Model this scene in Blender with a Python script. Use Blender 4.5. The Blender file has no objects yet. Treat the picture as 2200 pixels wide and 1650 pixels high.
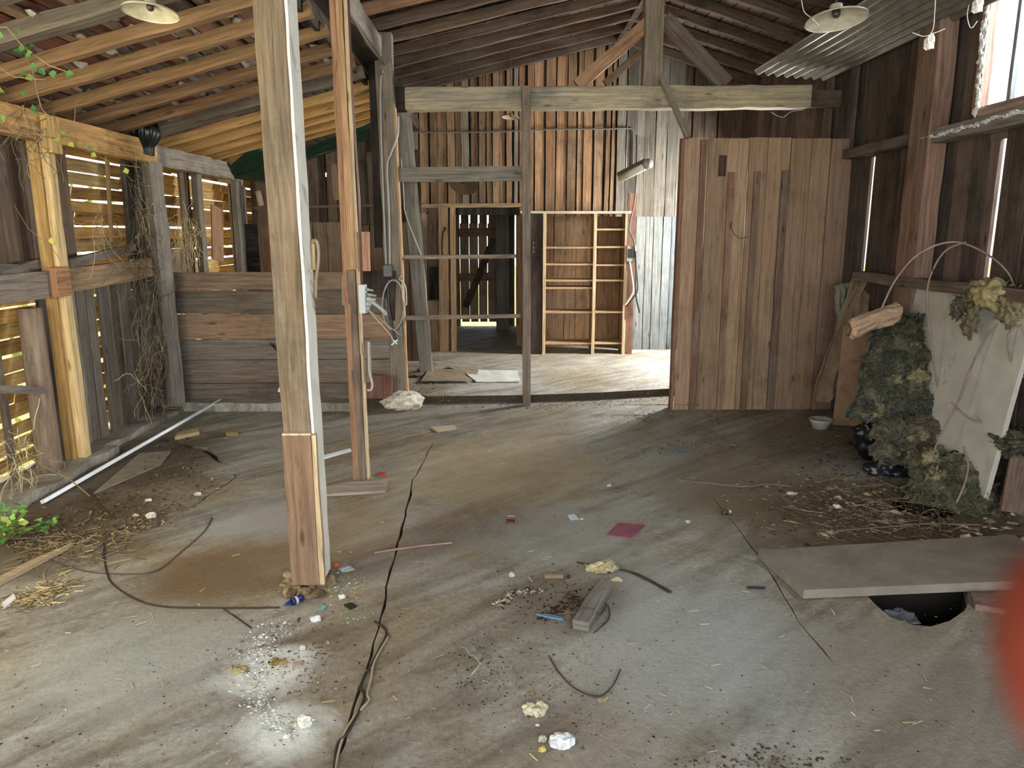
import bpy, math, random
from mathutils import Vector, Matrix, noise, geometry
random.seed(7)
sc = bpy.context.scene
COL = sc.collection
V = Vector
# ------------------------------------------------------------------ camera
F = 1588.9; PITCH = math.radians(11.56); YAW = math.radians(-1.08); CH = 1.6
cam_d = bpy.data.cameras.new('camera'); cam_d.lens = 26.0; cam_d.sensor_width = 36.0
cam_d.dof.use_dof = True; cam_d.dof.focus_distance = 5.0; cam_d.dof.aperture_fstop = 11.0
cam_d.clip_start = 0.01
cam = bpy.data.objects.new('camera', cam_d); COL.objects.link(cam)
cam.location = (0, 0, CH); cam.rotation_euler = (math.pi/2-PITCH, 0, YAW)
sc.camera = cam
# ------------------------------------------------------------------ exposure, sky, sun, daylight
sc.view_settings.view_transform = 'Standard'; sc.view_settings.look = 'None'
sc.view_settings.exposure = 0.5; sc.view_settings.gamma = 1.0; sc.view_settings.use_curve_mapping = False
w = bpy.data.worlds.new('sky'); sc.world = w; w.use_nodes = True
bg = w.node_tree.nodes['Background']; bg.inputs[0].default_value = (0.86, 0.93, 1.0, 1); bg.inputs[1].default_value = 1.6
def light(kind, name, loc, energy, color, size=(1, 1), aim=None, angle=None):
    d = bpy.data.lights.new(name, kind); d.energy = energy; d.color = color
    if kind == 'AREA': d.shape = 'RECTANGLE'; d.size, d.size_y = size
    if angle: d.angle = angle
    o = bpy.data.objects.new(name, d); COL.objects.link(o); o.location = loc
    if aim is not None: o.rotation_euler = (V(aim)-V(loc)).to_track_quat('-Z', 'Y').to_euler()
    return o
light('SUN', 'sun', (-3, -8, 12), 5.0, (1, .93, .78), aim=(0, 0, 0), angle=.01)
light('AREA', 'daylight_barn_opening', (0.3, -1.9, 1.6), 165, (.93, .97, 1), (4.6, 2.4), aim=(0.0, 5, 1.1))
light('AREA', 'daylight_right_window', (3.45, 3.75, 3.0), 85, (.88, .94, 1), (1.9, 1.0), aim=(-.6, 3.6, .3))
light('AREA', 'daylight_back_room_opening', (3.4, 8.75, 1.75), 195, (1, .98, .92), (.9, .9), aim=(-.6, 7.9, .6))
light('AREA', 'daylight_left_opening', (-3.0, 1.9, 1.7), 75, (1, .92, .7), (1.6, 1.6), aim=(-1.6, 5.5, 1.2))
# ------------------------------------------------------------------ pixel frame -> point on a known plane of the building
RM = Matrix.Rotation(YAW, 3, 'Z') @ Matrix.Rotation(math.pi/2-PITCH, 3, 'X')
def ray(x, y): return RM @ V(((x-1100)/F, -(y-825)/F, -1))
def at_y(x, y, Y): d = ray(x, y); k = Y/d.y; return V((d.x*k, Y, CH+d.z*k))
def at_x(x, y, X): d = ray(x, y); k = X/d.x; return V((X, d.y*k, CH+d.z*k))
def G(x, y, z=0.0): d = ray(x, y); k = (z-CH)/d.z; return V((d.x*k, d.y*k, z))
R = random.uniform
def lin(c): return c/12.92 if c <= .04045 else ((c+.055)/1.055)**2.4
def hx(h, k=1.0):
    c = [min(1, lin(int(h[i:i+2], 16)/255)*k) for i in (0, 2, 4)]; l = sum(c)/3; return tuple(q*.9+l*.1 for q in c)
def var(h, a=.12):
    c = hx(h) if isinstance(h, str) else h; k = 1+R(-a, a); s = R(-a*.3, a*.3)
    return (c[0]*k*(1+s), c[1]*k, c[2]*k*(1-s))
# ------------------------------------------------------------------ mesh builder
class MB:
    def __init__(s): s.v = []; s.f = []; s.uv = []; s.c = []
    def face(s, idx, uv, c): s.f.append(idx); s.uv.append(uv); s.c.append(c)
    def board(s, a, b, w, t, side=(1, 0, 0), tint='9a7a55', jit=.002, seg=None, taper=1.0, bow=0.0):
        a, b = V(a), V(b); ax = b-a; L = ax.length; ax.normalize()
        sd = V(side); sd = (sd-ax*sd.dot(ax)).normalized(); n = ax.cross(sd)
        seg = seg or max(1, min(16, int(L/.22)))
        c = hx(tint) if isinstance(tint, str) else tint
        lm = (c[0]+c[1]+c[2])/3; c = tuple(q*.88+lm*.12 for q in c)
        base = len(s.v); uo = R(0, 60); vo = R(0, 60); ph = R(0, 6)
        for i in range(seg+1):
            q = i/seg; p = a+ax*L*q + sd*(R(-jit, jit)+bow*math.sin(q*math.pi)) + n*R(-jit, jit)*.6
            k = 1+(taper-1)*q
            for sx, sy in ((-1, -1), (1, -1), (1, 1), (-1, 1)):
                s.v.append(p+sd*(sx*w*k/2+R(-jit, jit))+n*(sy*t*k/2+R(-jit, jit)*.6))
        P = (0, w, w+t, 2*w+t, 2*w+2*t)
        for i in range(seg):
            u0, u1 = uo+L*i/seg, uo+L*(i+1)/seg
            for j in range(4):
                k2 = (j+1) % 4
                s.face((base+i*4+j, base+i*4+k2, base+i*4+4+k2, base+i*4+4+j),
                       ((u0, vo+P[j]), (u0, vo+P[j+1]), (u1, vo+P[j+1]), (u1, vo+P[j])), c)
        e = base+seg*4
        ec = tuple(x*.9 for x in c)
        s.face((base+3, base+2, base+1, base), ((uo, vo), (uo+.01, vo), (uo+.01, vo+t), (uo, vo+t)), ec)
        s.face((e, e+1, e+2, e+3), ((uo, vo), (uo+.01, vo), (uo+.01, vo+t), (uo, vo+t)), ec)
        return s
    def box(s, lo, hi, tint='888888', jit=0.0):
        lo, hi = V(lo), V(hi); c = (lo+hi)/2; d = hi-lo
        ds = sorted(range(3), key=lambda i: -d[i]); ax = ds[0]
        u = V((0, 0, 0)); u[ax] = 1; sd = V((0, 0, 0)); sd[ds[1]] = 1
        return s.board(c-u*d[ax]/2, c+u*d[ax]/2, d[ds[1]], d[ds[2]], sd, tint, jit, seg=1 if jit == 0 else None)
    def tube(s, pts, r, tint='555555', n=6, r2=None, close=True):
        pts = [V(p) for p in pts]; c = hx(tint) if isinstance(tint, str) else tint
        base = len(s.v); m = len(pts); uo = R(0, 9); L = 0
        up = V((0, 0, 1))
        for i, p in enumerate(pts):
            tg = (pts[min(i+1, m-1)]-pts[max(i-1, 0)]).normalized()
            if abs(tg.dot(up)) > .95: up = V((1, 0, 0))
            a = tg.cross(up).normalized(); b = tg.cross(a)
            rr = r if r2 is None else r+(r2-r)*i/(m-1)
            for k in range(n):
                t = 2*math.pi*k/n; s.v.append(p+a*math.cos(t)*rr+b*math.sin(t)*rr)
        for i in range(m-1):
            l2 = L+(pts[i+1]-pts[i]).length
            for k in range(n):
                q = (k+1) % n
                s.face((base+i*n+k, base+i*n+q, base+i*n+n+q, base+i*n+n+k),
                       ((uo+L, k*.02), (uo+L, k*.02+.02), (uo+l2, k*.02+.02), (uo+l2, k*.02)), c)
            L = l2
        if close:
            s.face(tuple(base+k for k in reversed(range(n))), tuple((0, 0) for _ in range(n)), c)
            s.face(tuple(base+(m-1)*n+k for k in range(n)), tuple((0, 0) for _ in range(n)), c)
        return s
    def lathe(s, c0, prof, tint, n=24, axis=(0, 0, 1), cap=True):
        c0 = V(c0); ax = V(axis).normalized(); a = ax.orthogonal().normalized(); b = ax.cross(a)
        c = hx(tint) if isinstance(tint, str) else tint; base = len(s.v)
        for r, h in prof:
            for k in range(n):
                t = 2*math.pi*k/n; s.v.append(c0+ax*h+a*math.cos(t)*r+b*math.sin(t)*r)
        for i in range(len(prof)-1):
            for k in range(n):
                q = (k+1) % n
                s.face((base+i*n+k, base+i*n+q, base+i*n+n+q, base+i*n+n+k),
                       ((k/n, i*.1), ((k+1)/n, i*.1), ((k+1)/n, i*.1+.1), (k/n, i*.1+.1)), c)
        if cap:
            s.face(tuple(base+k for k in reversed(range(n))), tuple((0, 0) for _ in range(n)), c)
            m = len(prof)-1
            s.face(tuple(base+m*n+k for k in range(n)), tuple((0, 0) for _ in range(n)), c)
        return s
    def grid(s, fn, nu, nv, tint, two=0.0):
        """fn(u,v)->point; two = thickness of a second skin"""
        c = hx(tint) if isinstance(tint, str) else tint; base = len(s.v)
        P = [[V(fn(i/nu, j/nv)) for j in range(nv+1)] for i in range(nu+1)]
        for r_ in P: s.v.extend(r_)
        W = nv+1
        for i in range(nu):
            for j in range(nv):
                s.face((base+i*W+j, base+(i+1)*W+j, base+(i+1)*W+j+1, base+i*W+j+1),
                       ((i/nu, j/nv), ((i+1)/nu, j/nv), ((i+1)/nu, (j+1)/nv), (i/nu, (j+1)/nv)), c)
        return s
    def blob(s, c0, rad, tint, amp=.25, sc_=3.0, sub=2, seed=0, flat=None):
        """noisy rock / tuft; rad = (rx,ry,rz)"""
        import bmesh
        bm = bmesh.new(); bmesh.ops.create_icosphere(bm, subdivisions=sub, radius=1)
        c = hx(tint) if isinstance(tint, str) else tint; base = len(s.v); c0 = V(c0); rad = V(rad)
        for v in bm.verts:
            d = v.co.normalized(); k = 1+amp*noise.noise(d*sc_+V((seed*7.1, seed*3.3, seed)))*2
            k += amp*.5*noise.noise(d*sc_*2.7+V((seed*1.1, seed*5.3, seed)))+amp*.3*noise.noise(d*sc_*7+V((seed, 3, seed)))
            p = c0+V((d.x*rad.x, d.y*rad.y, d.z*rad.z))*k
            if flat is not None and p.z < flat: p.z = flat
            s.v.append(p)
        for f in bm.faces:
            s.face(tuple(base+v.index for v in f.verts), tuple((v.co.x*.5, v.co.y*.5) for v in f.verts), c)
        bm.free(); return s
    def leaf(s, p, d, n, ln, wd, tint):
        p, d, n = V(p), V(d).normalized(), V(n); sd = d.cross(n).normalized(); c = var(tint, .25); b = len(s.v)
        up = sd.cross(d)
        s.v += [p, p+d*ln*.35+sd*wd*.5+up*ln*.08, p+d*ln, p+d*ln*.35-sd*wd*.5+up*ln*.08, p+d*ln*.45]
        for t in ((0, 1, 4), (1, 2, 4), (2, 3, 4), (3, 0, 4)):
            s.face(tuple(b+i for i in t), ((0, 0),)*3, c)
    def build(s, name, mat, parent=None, smooth=False, bevel=0):
        me = bpy.data.meshes.new(name)
        off = parent.matrix_world.translation.copy() if parent else V((0, 0, 0))
        if parent:
            off = V(parent['_o']) if '_o' in parent else V((0, 0, 0))
        me.from_pydata([tuple(v-off) for v in s.v], [], [tuple(f) for f in s.f])
        uvl = me.uv_layers.new(name='UVMap'); fl = []
        for u in s.uv:
            for q in u: fl += q
        uvl.data.foreach_set('uv', fl)
        ca = me.color_attributes.new('tint', 'FLOAT_COLOR', 'CORNER'); fl = []
        for f, c in zip(s.f, s.c): fl += [c[0], c[1], c[2], 1.0]*len(f)
        ca.data.foreach_set('color', fl)
        if smooth: me.polygons.foreach_set('use_smooth', [True]*len(me.polygons))
        me.materials.append(M[mat]); me.update()
        o = bpy.data.objects.new(name, me); COL.objects.link(o)
        if parent: o.parent = parent
        if bevel:
            m = o.modifiers.new('bevel', 'BEVEL'); m.width = bevel; m.segments = 2; m.limit_method = 'ANGLE'; m.angle_limit = .9
        return o
def tag(o, label=None, cat=None, group=None, kind=None):
    if label: o['label'] = label
    if cat: o['category'] = cat
    if group: o['group'] = group
    if kind: o['kind'] = kind
    return o
def empty(name, loc, label, cat, group=None, kind=None):
    o = bpy.data.objects.new(name, None); COL.objects.link(o); o.location = loc; o.empty_display_size = .1
    o['_o'] = tuple(loc); return tag(o, label, cat, group, kind)
def one(name, mb, mat, label, cat, group=None, kind=None, **k):
    return tag(mb.build(name, mat, **k), label, cat, group, kind)
# ------------------------------------------------------------------ materials
M = {}
def newmat(name):
    m = bpy.data.materials.new(name); m.use_nodes = True; nt = m.node_tree
    return m, nt, nt.nodes['Principled BSDF']
def nd(nt, t, **k):
    n = nt.nodes.new(t)
    for a, b in k.items():
        if a.startswith('i_'): n.inputs[a[2:].replace('_', ' ')].default_value = b
        else: setattr(n, a, b)
    return n
def ramp(nt, src, a, b, ca=(0, 0, 0, 1), cb=(1, 1, 1, 1)):
    r = nt.nodes.new('ShaderNodeValToRGB'); r.color_ramp.elements[0].position = a; r.color_ramp.elements[1].position = b
    r.color_ramp.elements[0].color = ca; r.color_ramp.elements[1].color = cb
    nt.links.new(src, r.inputs[0]); return r.outputs[0]
def mix(nt, f, a, b, mode='MIX'):
    m = nt.nodes.new('ShaderNodeMix'); m.data_type = 'RGBA'; m.blend_type = mode
    for sck, val in ((m.inputs[0], f), (m.inputs[6], a), (m.inputs[7], b)):
        if hasattr(val, 'links') or isinstance(val, bpy.types.NodeSocket): nt.links.new(val, sck)
        elif isinstance(val, (int, float)): sck.default_value = val
        else: sck.default_value = tuple(val)+(1,) if len(val) == 3 else val
    return m.outputs[2]
def g4(v): return (v, v, v, 1)
def wood(name, gray=.35, dirt=.5, graycol='8c857a', rough=.8, dirtcol='241a12', grain=.55):
    m, nt, bs = newmat(name); L = nt.links
    uv = nd(nt, 'ShaderNodeUVMap', uv_map='UVMap'); at = nd(nt, 'ShaderNodeAttribute', attribute_name='tint')
    mp = nd(nt, 'ShaderNodeMapping'); mp.inputs['Scale'].default_value = (2.2, 45, 1); L.new(uv.outputs[0], mp.inputs[0])
    n1 = nd(nt, 'ShaderNodeTexNoise', i_Scale=1.0, i_Detail=9.0, i_Roughness=.75, i_Distortion=.7); L.new(mp.outputs[0], n1.inputs[0])
    mp2 = nd(nt, 'ShaderNodeMapping'); mp2.inputs['Scale'].default_value = (1.6, 6, 1); L.new(uv.outputs[0], mp2.inputs[0])
    n2 = nd(nt, 'ShaderNodeTexNoise', i_Scale=1.0, i_Detail=5.0, i_Roughness=.6); L.new(mp2.outputs[0], n2.inputs[0])
    geo = nd(nt, 'ShaderNodeNewGeometry')
    n3 = nd(nt, 'ShaderNodeTexNoise', i_Scale=2.3, i_Detail=6.0, i_Roughness=.7); L.new(geo.outputs['Position'], n3.inputs[0])
    mp4 = nd(nt, 'ShaderNodeMapping'); mp4.inputs['Scale'].default_value = (2.4, 9, 1); L.new(uv.outputs[0], mp4.inputs[0])
    vo = nd(nt, 'ShaderNodeTexVoronoi', i_Scale=1.0); L.new(mp4.outputs[0], vo.inputs[0])
    kn = ramp(nt, vo.outputs['Distance'], .05, .13, g4(.25), g4(1))
    gr = ramp(nt, n1.outputs[0], .34, .62, g4(1-grain), g4(1.2))
    col = mix(nt, 1.0, at.outputs['Color'], gr, 'MULTIPLY')
    gm = ramp(nt, n2.outputs[0], .42, .66, g4(0), g4(gray)); col2 = mix(nt, 1.0, hx(graycol), gr, 'MULTIPLY')
    col = mix(nt, gm, col, col2)
    dm = ramp(nt, n3.outputs[0], .5, .75, g4(0), g4(dirt)); col = mix(nt, dm, col, hx(dirtcol))
    col = mix(nt, .8, col, kn, 'MULTIPLY')
    L.new(col, bs.inputs['Base Color']); bs.inputs['Roughness'].default_value = rough
    bs.inputs['Specular IOR Level'].default_value = .25
    bp = nd(nt, 'ShaderNodeBump', i_Strength=.35, i_Distance=.006); L.new(n1.outputs[0], bp.inputs['Height']); L.new(bp.outputs[0], bs.inputs['Normal'])
    M[name] = m
wood('wood'); wood('wood_fresh', gray=.08, dirt=.15); wood('wood_gray', gray=.75, dirt=.45)
wood('wood_screen', gray=.12, dirt=.4, grain=.4); wood('wood_stained', gray=.1, dirt=.95, dirtcol='4a3a26'); wood('wood_dark', gray=.2, dirt=.75, dirtcol='120d0a')
wood('wood_charred', gray=.15, dirt=1.0, dirtcol='080706')
m = M['wood_fresh'].copy(); m.name = 'slat_wood_glow'; M['slat_wood_glow'] = m; nt = m.node_tree   # translucency added so the slats glow golden, standing in for bounced light
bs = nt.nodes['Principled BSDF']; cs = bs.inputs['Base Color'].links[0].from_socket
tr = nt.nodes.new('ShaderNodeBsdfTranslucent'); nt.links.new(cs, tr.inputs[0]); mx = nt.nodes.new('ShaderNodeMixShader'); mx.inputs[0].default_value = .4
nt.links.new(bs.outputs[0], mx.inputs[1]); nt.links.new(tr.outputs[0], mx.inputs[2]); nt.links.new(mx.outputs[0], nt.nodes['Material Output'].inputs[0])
def tinted(name, rough=.6, amp=.35, scale=12, metal=0.0, bump=.2, dist=.004, spec=.3, trans=0.0, vein=None, sss=0):
    m, nt, bs = newmat(name); L = nt.links
    at = nd(nt, 'ShaderNodeAttribute', attribute_name='tint'); geo = nd(nt, 'ShaderNodeNewGeometry')
    n = nd(nt, 'ShaderNodeTexNoise', i_Scale=float(scale), i_Detail=6.0, i_Roughness=.65); L.new(geo.outputs['Position'], n.inputs[0])
    r = ramp(nt, n.outputs[0], .3, .7, g4(1-amp), g4(1+amp*.4)); col = mix(nt, 1.0, at.outputs['Color'], r, 'MULTIPLY')
    if vein:
        n2 = nd(nt, 'ShaderNodeTexNoise', i_Scale=scale*.45, i_Detail=8.0, i_Roughness=.7, i_Distortion=1.2); L.new(geo.outputs['Position'], n2.inputs[0])
        col = mix(nt, ramp(nt, n2.outputs[0], vein[1], vein[2]), col, hx(vein[0]))
    L.new(col, bs.inputs['Base Color']); bs.inputs['Roughness'].default_value = rough; bs.inputs['Metallic'].default_value = metal
    bs.inputs['Specular IOR Level'].default_value = spec
    if sss: bs.inputs['Subsurface Weight'].default_value = sss; bs.inputs['Subsurface Radius'].default_value = (.012, .003, .001); bs.inputs['Subsurface Scale'].default_value = 1.0
    bp = nd(nt, 'ShaderNodeBump', i_Strength=bump, i_Distance=dist); L.new(n.outputs[0], bp.inputs['Height']); L.new(bp.outputs[0], bs.inputs['Normal'])
    M[name] = m
tinted('matte'); tinted('dusty', .85, .3, 5, bump=.4, vein=('6a6258', .5, .75)); tinted('stone', .9, .45, 30, bump=.8, dist=.01); tinted('plastic', .35, .12, 5, spec=.5, bump=.05)
tinted('metal', .4, .35, 25, metal=.8); tinted('sheet_metal', .28, .35, 9, metal=.7, bump=.1)
tinted('enamel', .35, .3, 20, bump=.1)
tinted('cloth', .95, .4, 9, bump=.6, dist=.02); tinted('leafy', .6, .3, 20, bump=.1)
tinted('fluff', 1.0, .6, 22, bump=1.0, dist=.03, vein=('948c68', .5, .8))
tinted('wool', 1.0, .4, 25, bump=1.0, dist=.03, vein=('4a4230', .58, .75))
tinted('peeling', .75, .2, 6, bump=.3, vein=('5b4a3a', .61, .7))
tinted('whitewash', .85, .15, 5, bump=.5, dist=.006, vein=('8a765a', .55, .66))
tinted('skin', .5, .15, 60, sss=.3)
tinted('web', .9, .1, 9)
# concrete floor
def floor_mat(name, base, dust, dark, k=1.0):
    m, nt, bs = newmat(name); L = nt.links; geo = nd(nt, 'ShaderNodeNewGeometry'); P = geo.outputs['Position']
    def nz(scale, det=8, rg=.6, dis=0., sc3=(1, 1, 1), rot=0):
        mp = nd(nt, 'ShaderNodeMapping', vector_type='TEXTURE'); mp.inputs['Scale'].default_value = tuple(1/q for q in sc3); mp.inputs['Rotation'].default_value = (0, 0, rot); L.new(P, mp.inputs[0])
        n = nd(nt, 'ShaderNodeTexNoise', i_Scale=float(scale), i_Detail=float(det), i_Roughness=rg, i_Distortion=dis); L.new(mp.outputs[0], n.inputs[0]); return n.outputs[0]
    big = nz(.75, 5, .6, .8); swirl = nz(1.0, 7, .62, 1.3, (.8, 4.6, 1), .75); fine = nz(38, 6, .7); sp = nz(110, 2, .5); med = nz(3.2, 9, .7, .4)
    c = mix(nt, ramp(nt, big, .4, .62), hx(base), hx(dust))
    c = mix(nt, ramp(nt, swirl, .45, .68, g4(0), g4(.75)), c, hx(dark))
    c = mix(nt, ramp(nt, swirl, .25, .42, g4(.45), g4(0)), c, hx('c9c3b4'))
    c = mix(nt, ramp(nt, med, .52, .75, g4(0), g4(.5)), c, hx(dark, .8))
    c = mix(nt, ramp(nt, med, .2, .42, g4(.35), g4(0)), c, hx('aeb4ae'))
    mid2 = nz(9, 9, .75, .3, (.5, 2.2, 1), .6); c = mix(nt, ramp(nt, mid2, .5, .72, g4(0), g4(.45)), c, hx(dark, .9)); c = mix(nt, ramp(nt, mid2, .25, .42, g4(.3), g4(0)), c, hx('d0ccc0'))
    c = mix(nt, 1.0, c, ramp(nt, fine, .3, .7, g4(.72), g4(1.2)), 'MULTIPLY')
    c = mix(nt, ramp(nt, sp, .7, .76, g4(0), g4(.55)), c, hx('3a3028'))
    def spot(cx, cy, r, colr, amt, pw=.9):   # a stain with a place of its own
        d = nd(nt, 'ShaderNodeVectorMath', operation='DISTANCE'); L.new(P, d.inputs[0]); d.inputs[1].default_value = (cx, cy, 0)
        ad = nd(nt, 'ShaderNodeMath', operation='ADD'); L.new(d.outputs['Value'], ad.inputs[0])
        mm = nd(nt, 'ShaderNodeMath', operation='MULTIPLY_ADD'); L.new(med, mm.inputs[0]); mm.inputs[1].default_value = r*1.5; mm.inputs[2].default_value = -r*.75
        L.new(mm.outputs[0], ad.inputs[1])
        dv = nd(nt, 'ShaderNodeMath', operation='DIVIDE'); L.new(ad.outputs[0], dv.inputs[0]); dv.inputs[1].default_value = r
        return mix(nt, ramp(nt, dv.outputs[0], .45, 1.0, g4(amt), g4(0)), c, hx(colr))
    for a in SPOTS: c = spot(*a)
    L.new(c, bs.inputs['Base Color'])
    L.new(ramp(nt, med, .35, .65, g4(.5), g4(.8)), bs.inputs['Roughness']); bs.inputs['Specular IOR Level'].default_value = .35
    mx = nd(nt, 'ShaderNodeMath', operation='ADD'); L.new(fine, mx.inputs[0]); L.new(med, mx.inputs[1])
    bp = nd(nt, 'ShaderNodeBump', i_Strength=.5, i_Distance=.012); L.new(mx.outputs[0], bp.inputs['Height']); L.new(bp.outputs[0], bs.inputs['Normal'])
    M[name] = m
def gs(x, y, r, c, a): p = G(x, y); return (p.x, p.y, r, c, a)
SPOTS = [gs(1080, 1010, 1.1, 'a8946e', .6), gs(1640, 1080, .75, '75654c', .75), gs(1900, 1120, .9, '55452f', .85), gs(720, 1170, .8, '9a8262', .45),
         gs(60, 1140, .8, '5a4c36', .85), gs(500, 1220, .5, '7a6242', .6), gs(1050, 1120, .5, '7c6850', .5), gs(1330, 1560, .4, '877a66', .5), gs(250, 1010, .8, '4f4436', .8), gs(370, 960, .5, '463c30', .7), gs(575, 1440, .22, 'dce2de', .8), gs(610, 1570, .18, 'dce2de', .8),
         gs(1230, 1150, .6, '999c96', .5), gs(580, 1110, .45, 'a4a6a4', .6), gs(300, 1420, .5, '9ca29c', .6), gs(1480, 1380, .7, 'a0a49f', .7),
         gs(1200, 1290, .35, '695a46', .6), gs(2000, 1500, .6, '84796a', .6), gs(450, 1235, .35, '6e5a40', .6), gs(1560, 1000, .5, '7a6a50', .6),
         gs(1750, 950, .8, '5c5040', .6)]
floor_mat('concrete', '9e9e95', '8e8168', '574a38')
SPOTS = []
floor_mat('concrete_back', 'bcbdba', 'a49a80', '7a6c56')
floor_mat('curb', 'a9a59a', '8f8878', '6a6052')
m, nt, bs = newmat('pit_dirt'); bs.inputs['Base Color'].default_value = (.02, .017, .014, 1); bs.inputs['Roughness'].default_value = 1; M['pit_dirt'] = m
m, nt, bs = newmat('glass'); bs.inputs['Base Color'].default_value = (.9, .95, 1, 1); bs.inputs['Roughness'].default_value = .15
bs.inputs['Transmission Weight'].default_value = 1.0; bs.inputs['IOR'].default_value = 1.02; M['glass'] = m
m, nt, bs = newmat('grass_ground'); bs.inputs['Base Color'].default_value = (.42, .36, .14, 1); bs.inputs['Roughness'].default_value = 1; M['grass_ground'] = m

# ================================================================== SETTING
WL, WR, YB, YE = -3.08, 3.1, 9.78, 12.35      # left / right planking, back wall, far end
ZB = .07
def zlean(X): return 2.36+.268*(X+2.95)        # underside of the lean-to rafters
def zmain(X): return 3.26+.235*(X+1.07) if X < 1.47 else 3.857-.30*(X-1.47)
# ---- floor (front slab with the pit and its cracks cut out, raised rear slab)
step = [G(700, 878), G(890, 867), G(1130, 864), G(1290, 858), G(1445, 849), G(1700, 838), V((3.1, 7.5, 0))]
outer = [V((-3.3, -2.2, 0)), V((3.2, -2.2, 0)), V((3.2, 7.6, 0))] + [p+V((0, .12, 0)) for p in reversed(step)] + [V((-3.3, 7.0, 0))]
def crackpoly(px, w0):
    pts = [G(*p) for p in px]; fine = []
    for a, b in zip(pts, pts[1:]):
        n = max(2, int((b-a).length/.09))
        for i in range(n): fine.append(a.lerp(b, i/n)+V((R(-1, 1), R(-1, 1), 0))*w0*.8)
    fine.append(pts[-1]); l, r = [], []
    for i, p in enumerate(fine):
        t = (fine[min(i+1, len(fine)-1)]-fine[max(i-1, 0)]).normalized(); n = V((-t.y, t.x, 0)); ww = w0*R(.35, 1.1) if 0 < i < len(fine)-1 else w0*.15
        l.append(p+n*ww); r.append(p-n*ww)
    return l+r[::-1]
cracks = [crackpoly(p, w_) for p, w_ in [
    ([(722, 1640), (748, 1560), (790, 1440), (812, 1352), (836, 1240), (860, 1150), (888, 1030), (930, 952)], .008),
    ([(1530, 1068), (1590, 1140), (1660, 1235), (1716, 1335), (1790, 1425)], .005),
    ([(350, 942), (430, 965), (478, 990), (527, 1002)], .03),
    ([(520, 1014), (450, 1062), (390, 1100), (330, 1130), (250, 1165), (120, 1212)], .014),
    ([(235, 1040), (290, 1008), (345, 976)], .01),
    ([(1440, 1065), (1700, 1060)], .002)]]
pit = [G(*p) for p in [(1855, 1272), (1880, 1298), (1912, 1326), (1960, 1342), (2000, 1346), (2040, 1334), (2072, 1312), (2084, 1290), (2070, 1240), (1900, 1225)]]
loops = [outer]+cracks+[pit]
def floor_build():
    vs, es = [], []
    for lp in loops:
        b = len(vs); vs += [V((p.x, p.y)) for p in lp]; es += [(b+i, b+(i+1) % len(lp)) for i in range(len(lp))]
    # inner sample points keep the triangles even
    for i in range(26):
        for j in range(36): vs.append(V((-3.15+i*.25+R(-.04, .04), -2.05+j*.25+R(-.04, .04))))
    ov, oe, of, *_ = geometry.delaunay_2d_cdt(vs, es, [], 0, 1e-5)
    def inside(p, lp):
        c = False; n = len(lp)
        for i in range(n):
            a, b = lp[i], lp[(i+1) % n]
            if (a.y > p.y) != (b.y > p.y) and p.x < (b.x-a.x)*(p.y-a.y)/(b.y-a.y)+a.x: c = not c
        return c
    mb = MB(); mb.v = [V((p.x, p.y, 0)) for p in ov]; c = hx('ffffff')
    for f in of:
        ce = sum((ov[i] for i in f), V((0, 0)))/len(f)
        if inside(ce, outer) and not any(inside(ce, l) for l in loops[1:]): mb.face(tuple(f), tuple((ov[i].x, ov[i].y) for i in f), c)
    # walls of the pit and cracks
    for lp, dz in [(c_, .03) for c_ in cracks]+[(pit, .06)]:
        n = len(lp); b = len(mb.v); mb.v += [V((p.x, p.y, 0)) for p in lp]+[V((p.x, p.y, -dz)) for p in lp]
        for i in range(n):
            j = (i+1) % n; mb.face((b+i, b+j, b+n+j, b+n+i), ((0, 0), (.1, 0), (.1, .1), (0, .1)), c)
    o = mb.build('floor', 'concrete'); o['kind'] = 'structure'
    # earth below the slab
    md = MB(); c = hx('201a14')
    for lp in cracks:
        lo = [min(p[i] for p in lp)-.03 for i in (0, 1)]; hi = [max(p[i] for p in lp)+.03 for i in (0, 1)]
        b = len(md.v); md.v += [V((p.x, p.y, -.028)) for p in lp]; md.face(tuple(range(b, b+len(lp))), tuple((0, 0) for _ in lp), c)
    n = len(pit); b = len(md.v); md.v += [V((p.x, p.y, -.06)) for p in pit]+[V((p.x, p.y, -.9)) for p in pit]
    for i in range(n):
        j = (i+1) % n; md.face((b+i, b+j, b+n+j, b+n+i), ((0, 0), (.1, 0), (.1, .1), (0, .1)), c)
    b = len(md.v); md.v += [V((p.x, p.y, -.9)) for p in pit]; md.face(tuple(range(b, b+len(pit))), tuple((0, 0) for _ in pit), c)
    md.build('floor', 'pit_dirt')['kind'] = 'structure'
floor_build()
mb = MB()
def slab(u, v):
    n = len(step)-1; k = min(int(u*n), n-1); a = step[k].lerp(step[k+1], u*n-k) if u < 1 else step[-1]
    return V((a.x+.015*noise.noise(a*9), a.y*(1-v)+YE*v, ZB))
mb.grid(slab, 48, 20, 'ffffff')
mb.box((-3.3, 6.9, ZB-.06), (-1.5, YE, ZB-.001), 'ffffff')
mb.build('floor', 'concrete_back')['kind'] = 'structure'
mb = MB(); mb.grid(lambda u, v: slab(u, 0)+V((0, .012*v, -ZB*v)), 48, 1, '4c4236'); mb.build('floor', 'stone')['kind'] = 'structure'  # step face tinted dark to stand in for its shade
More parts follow.
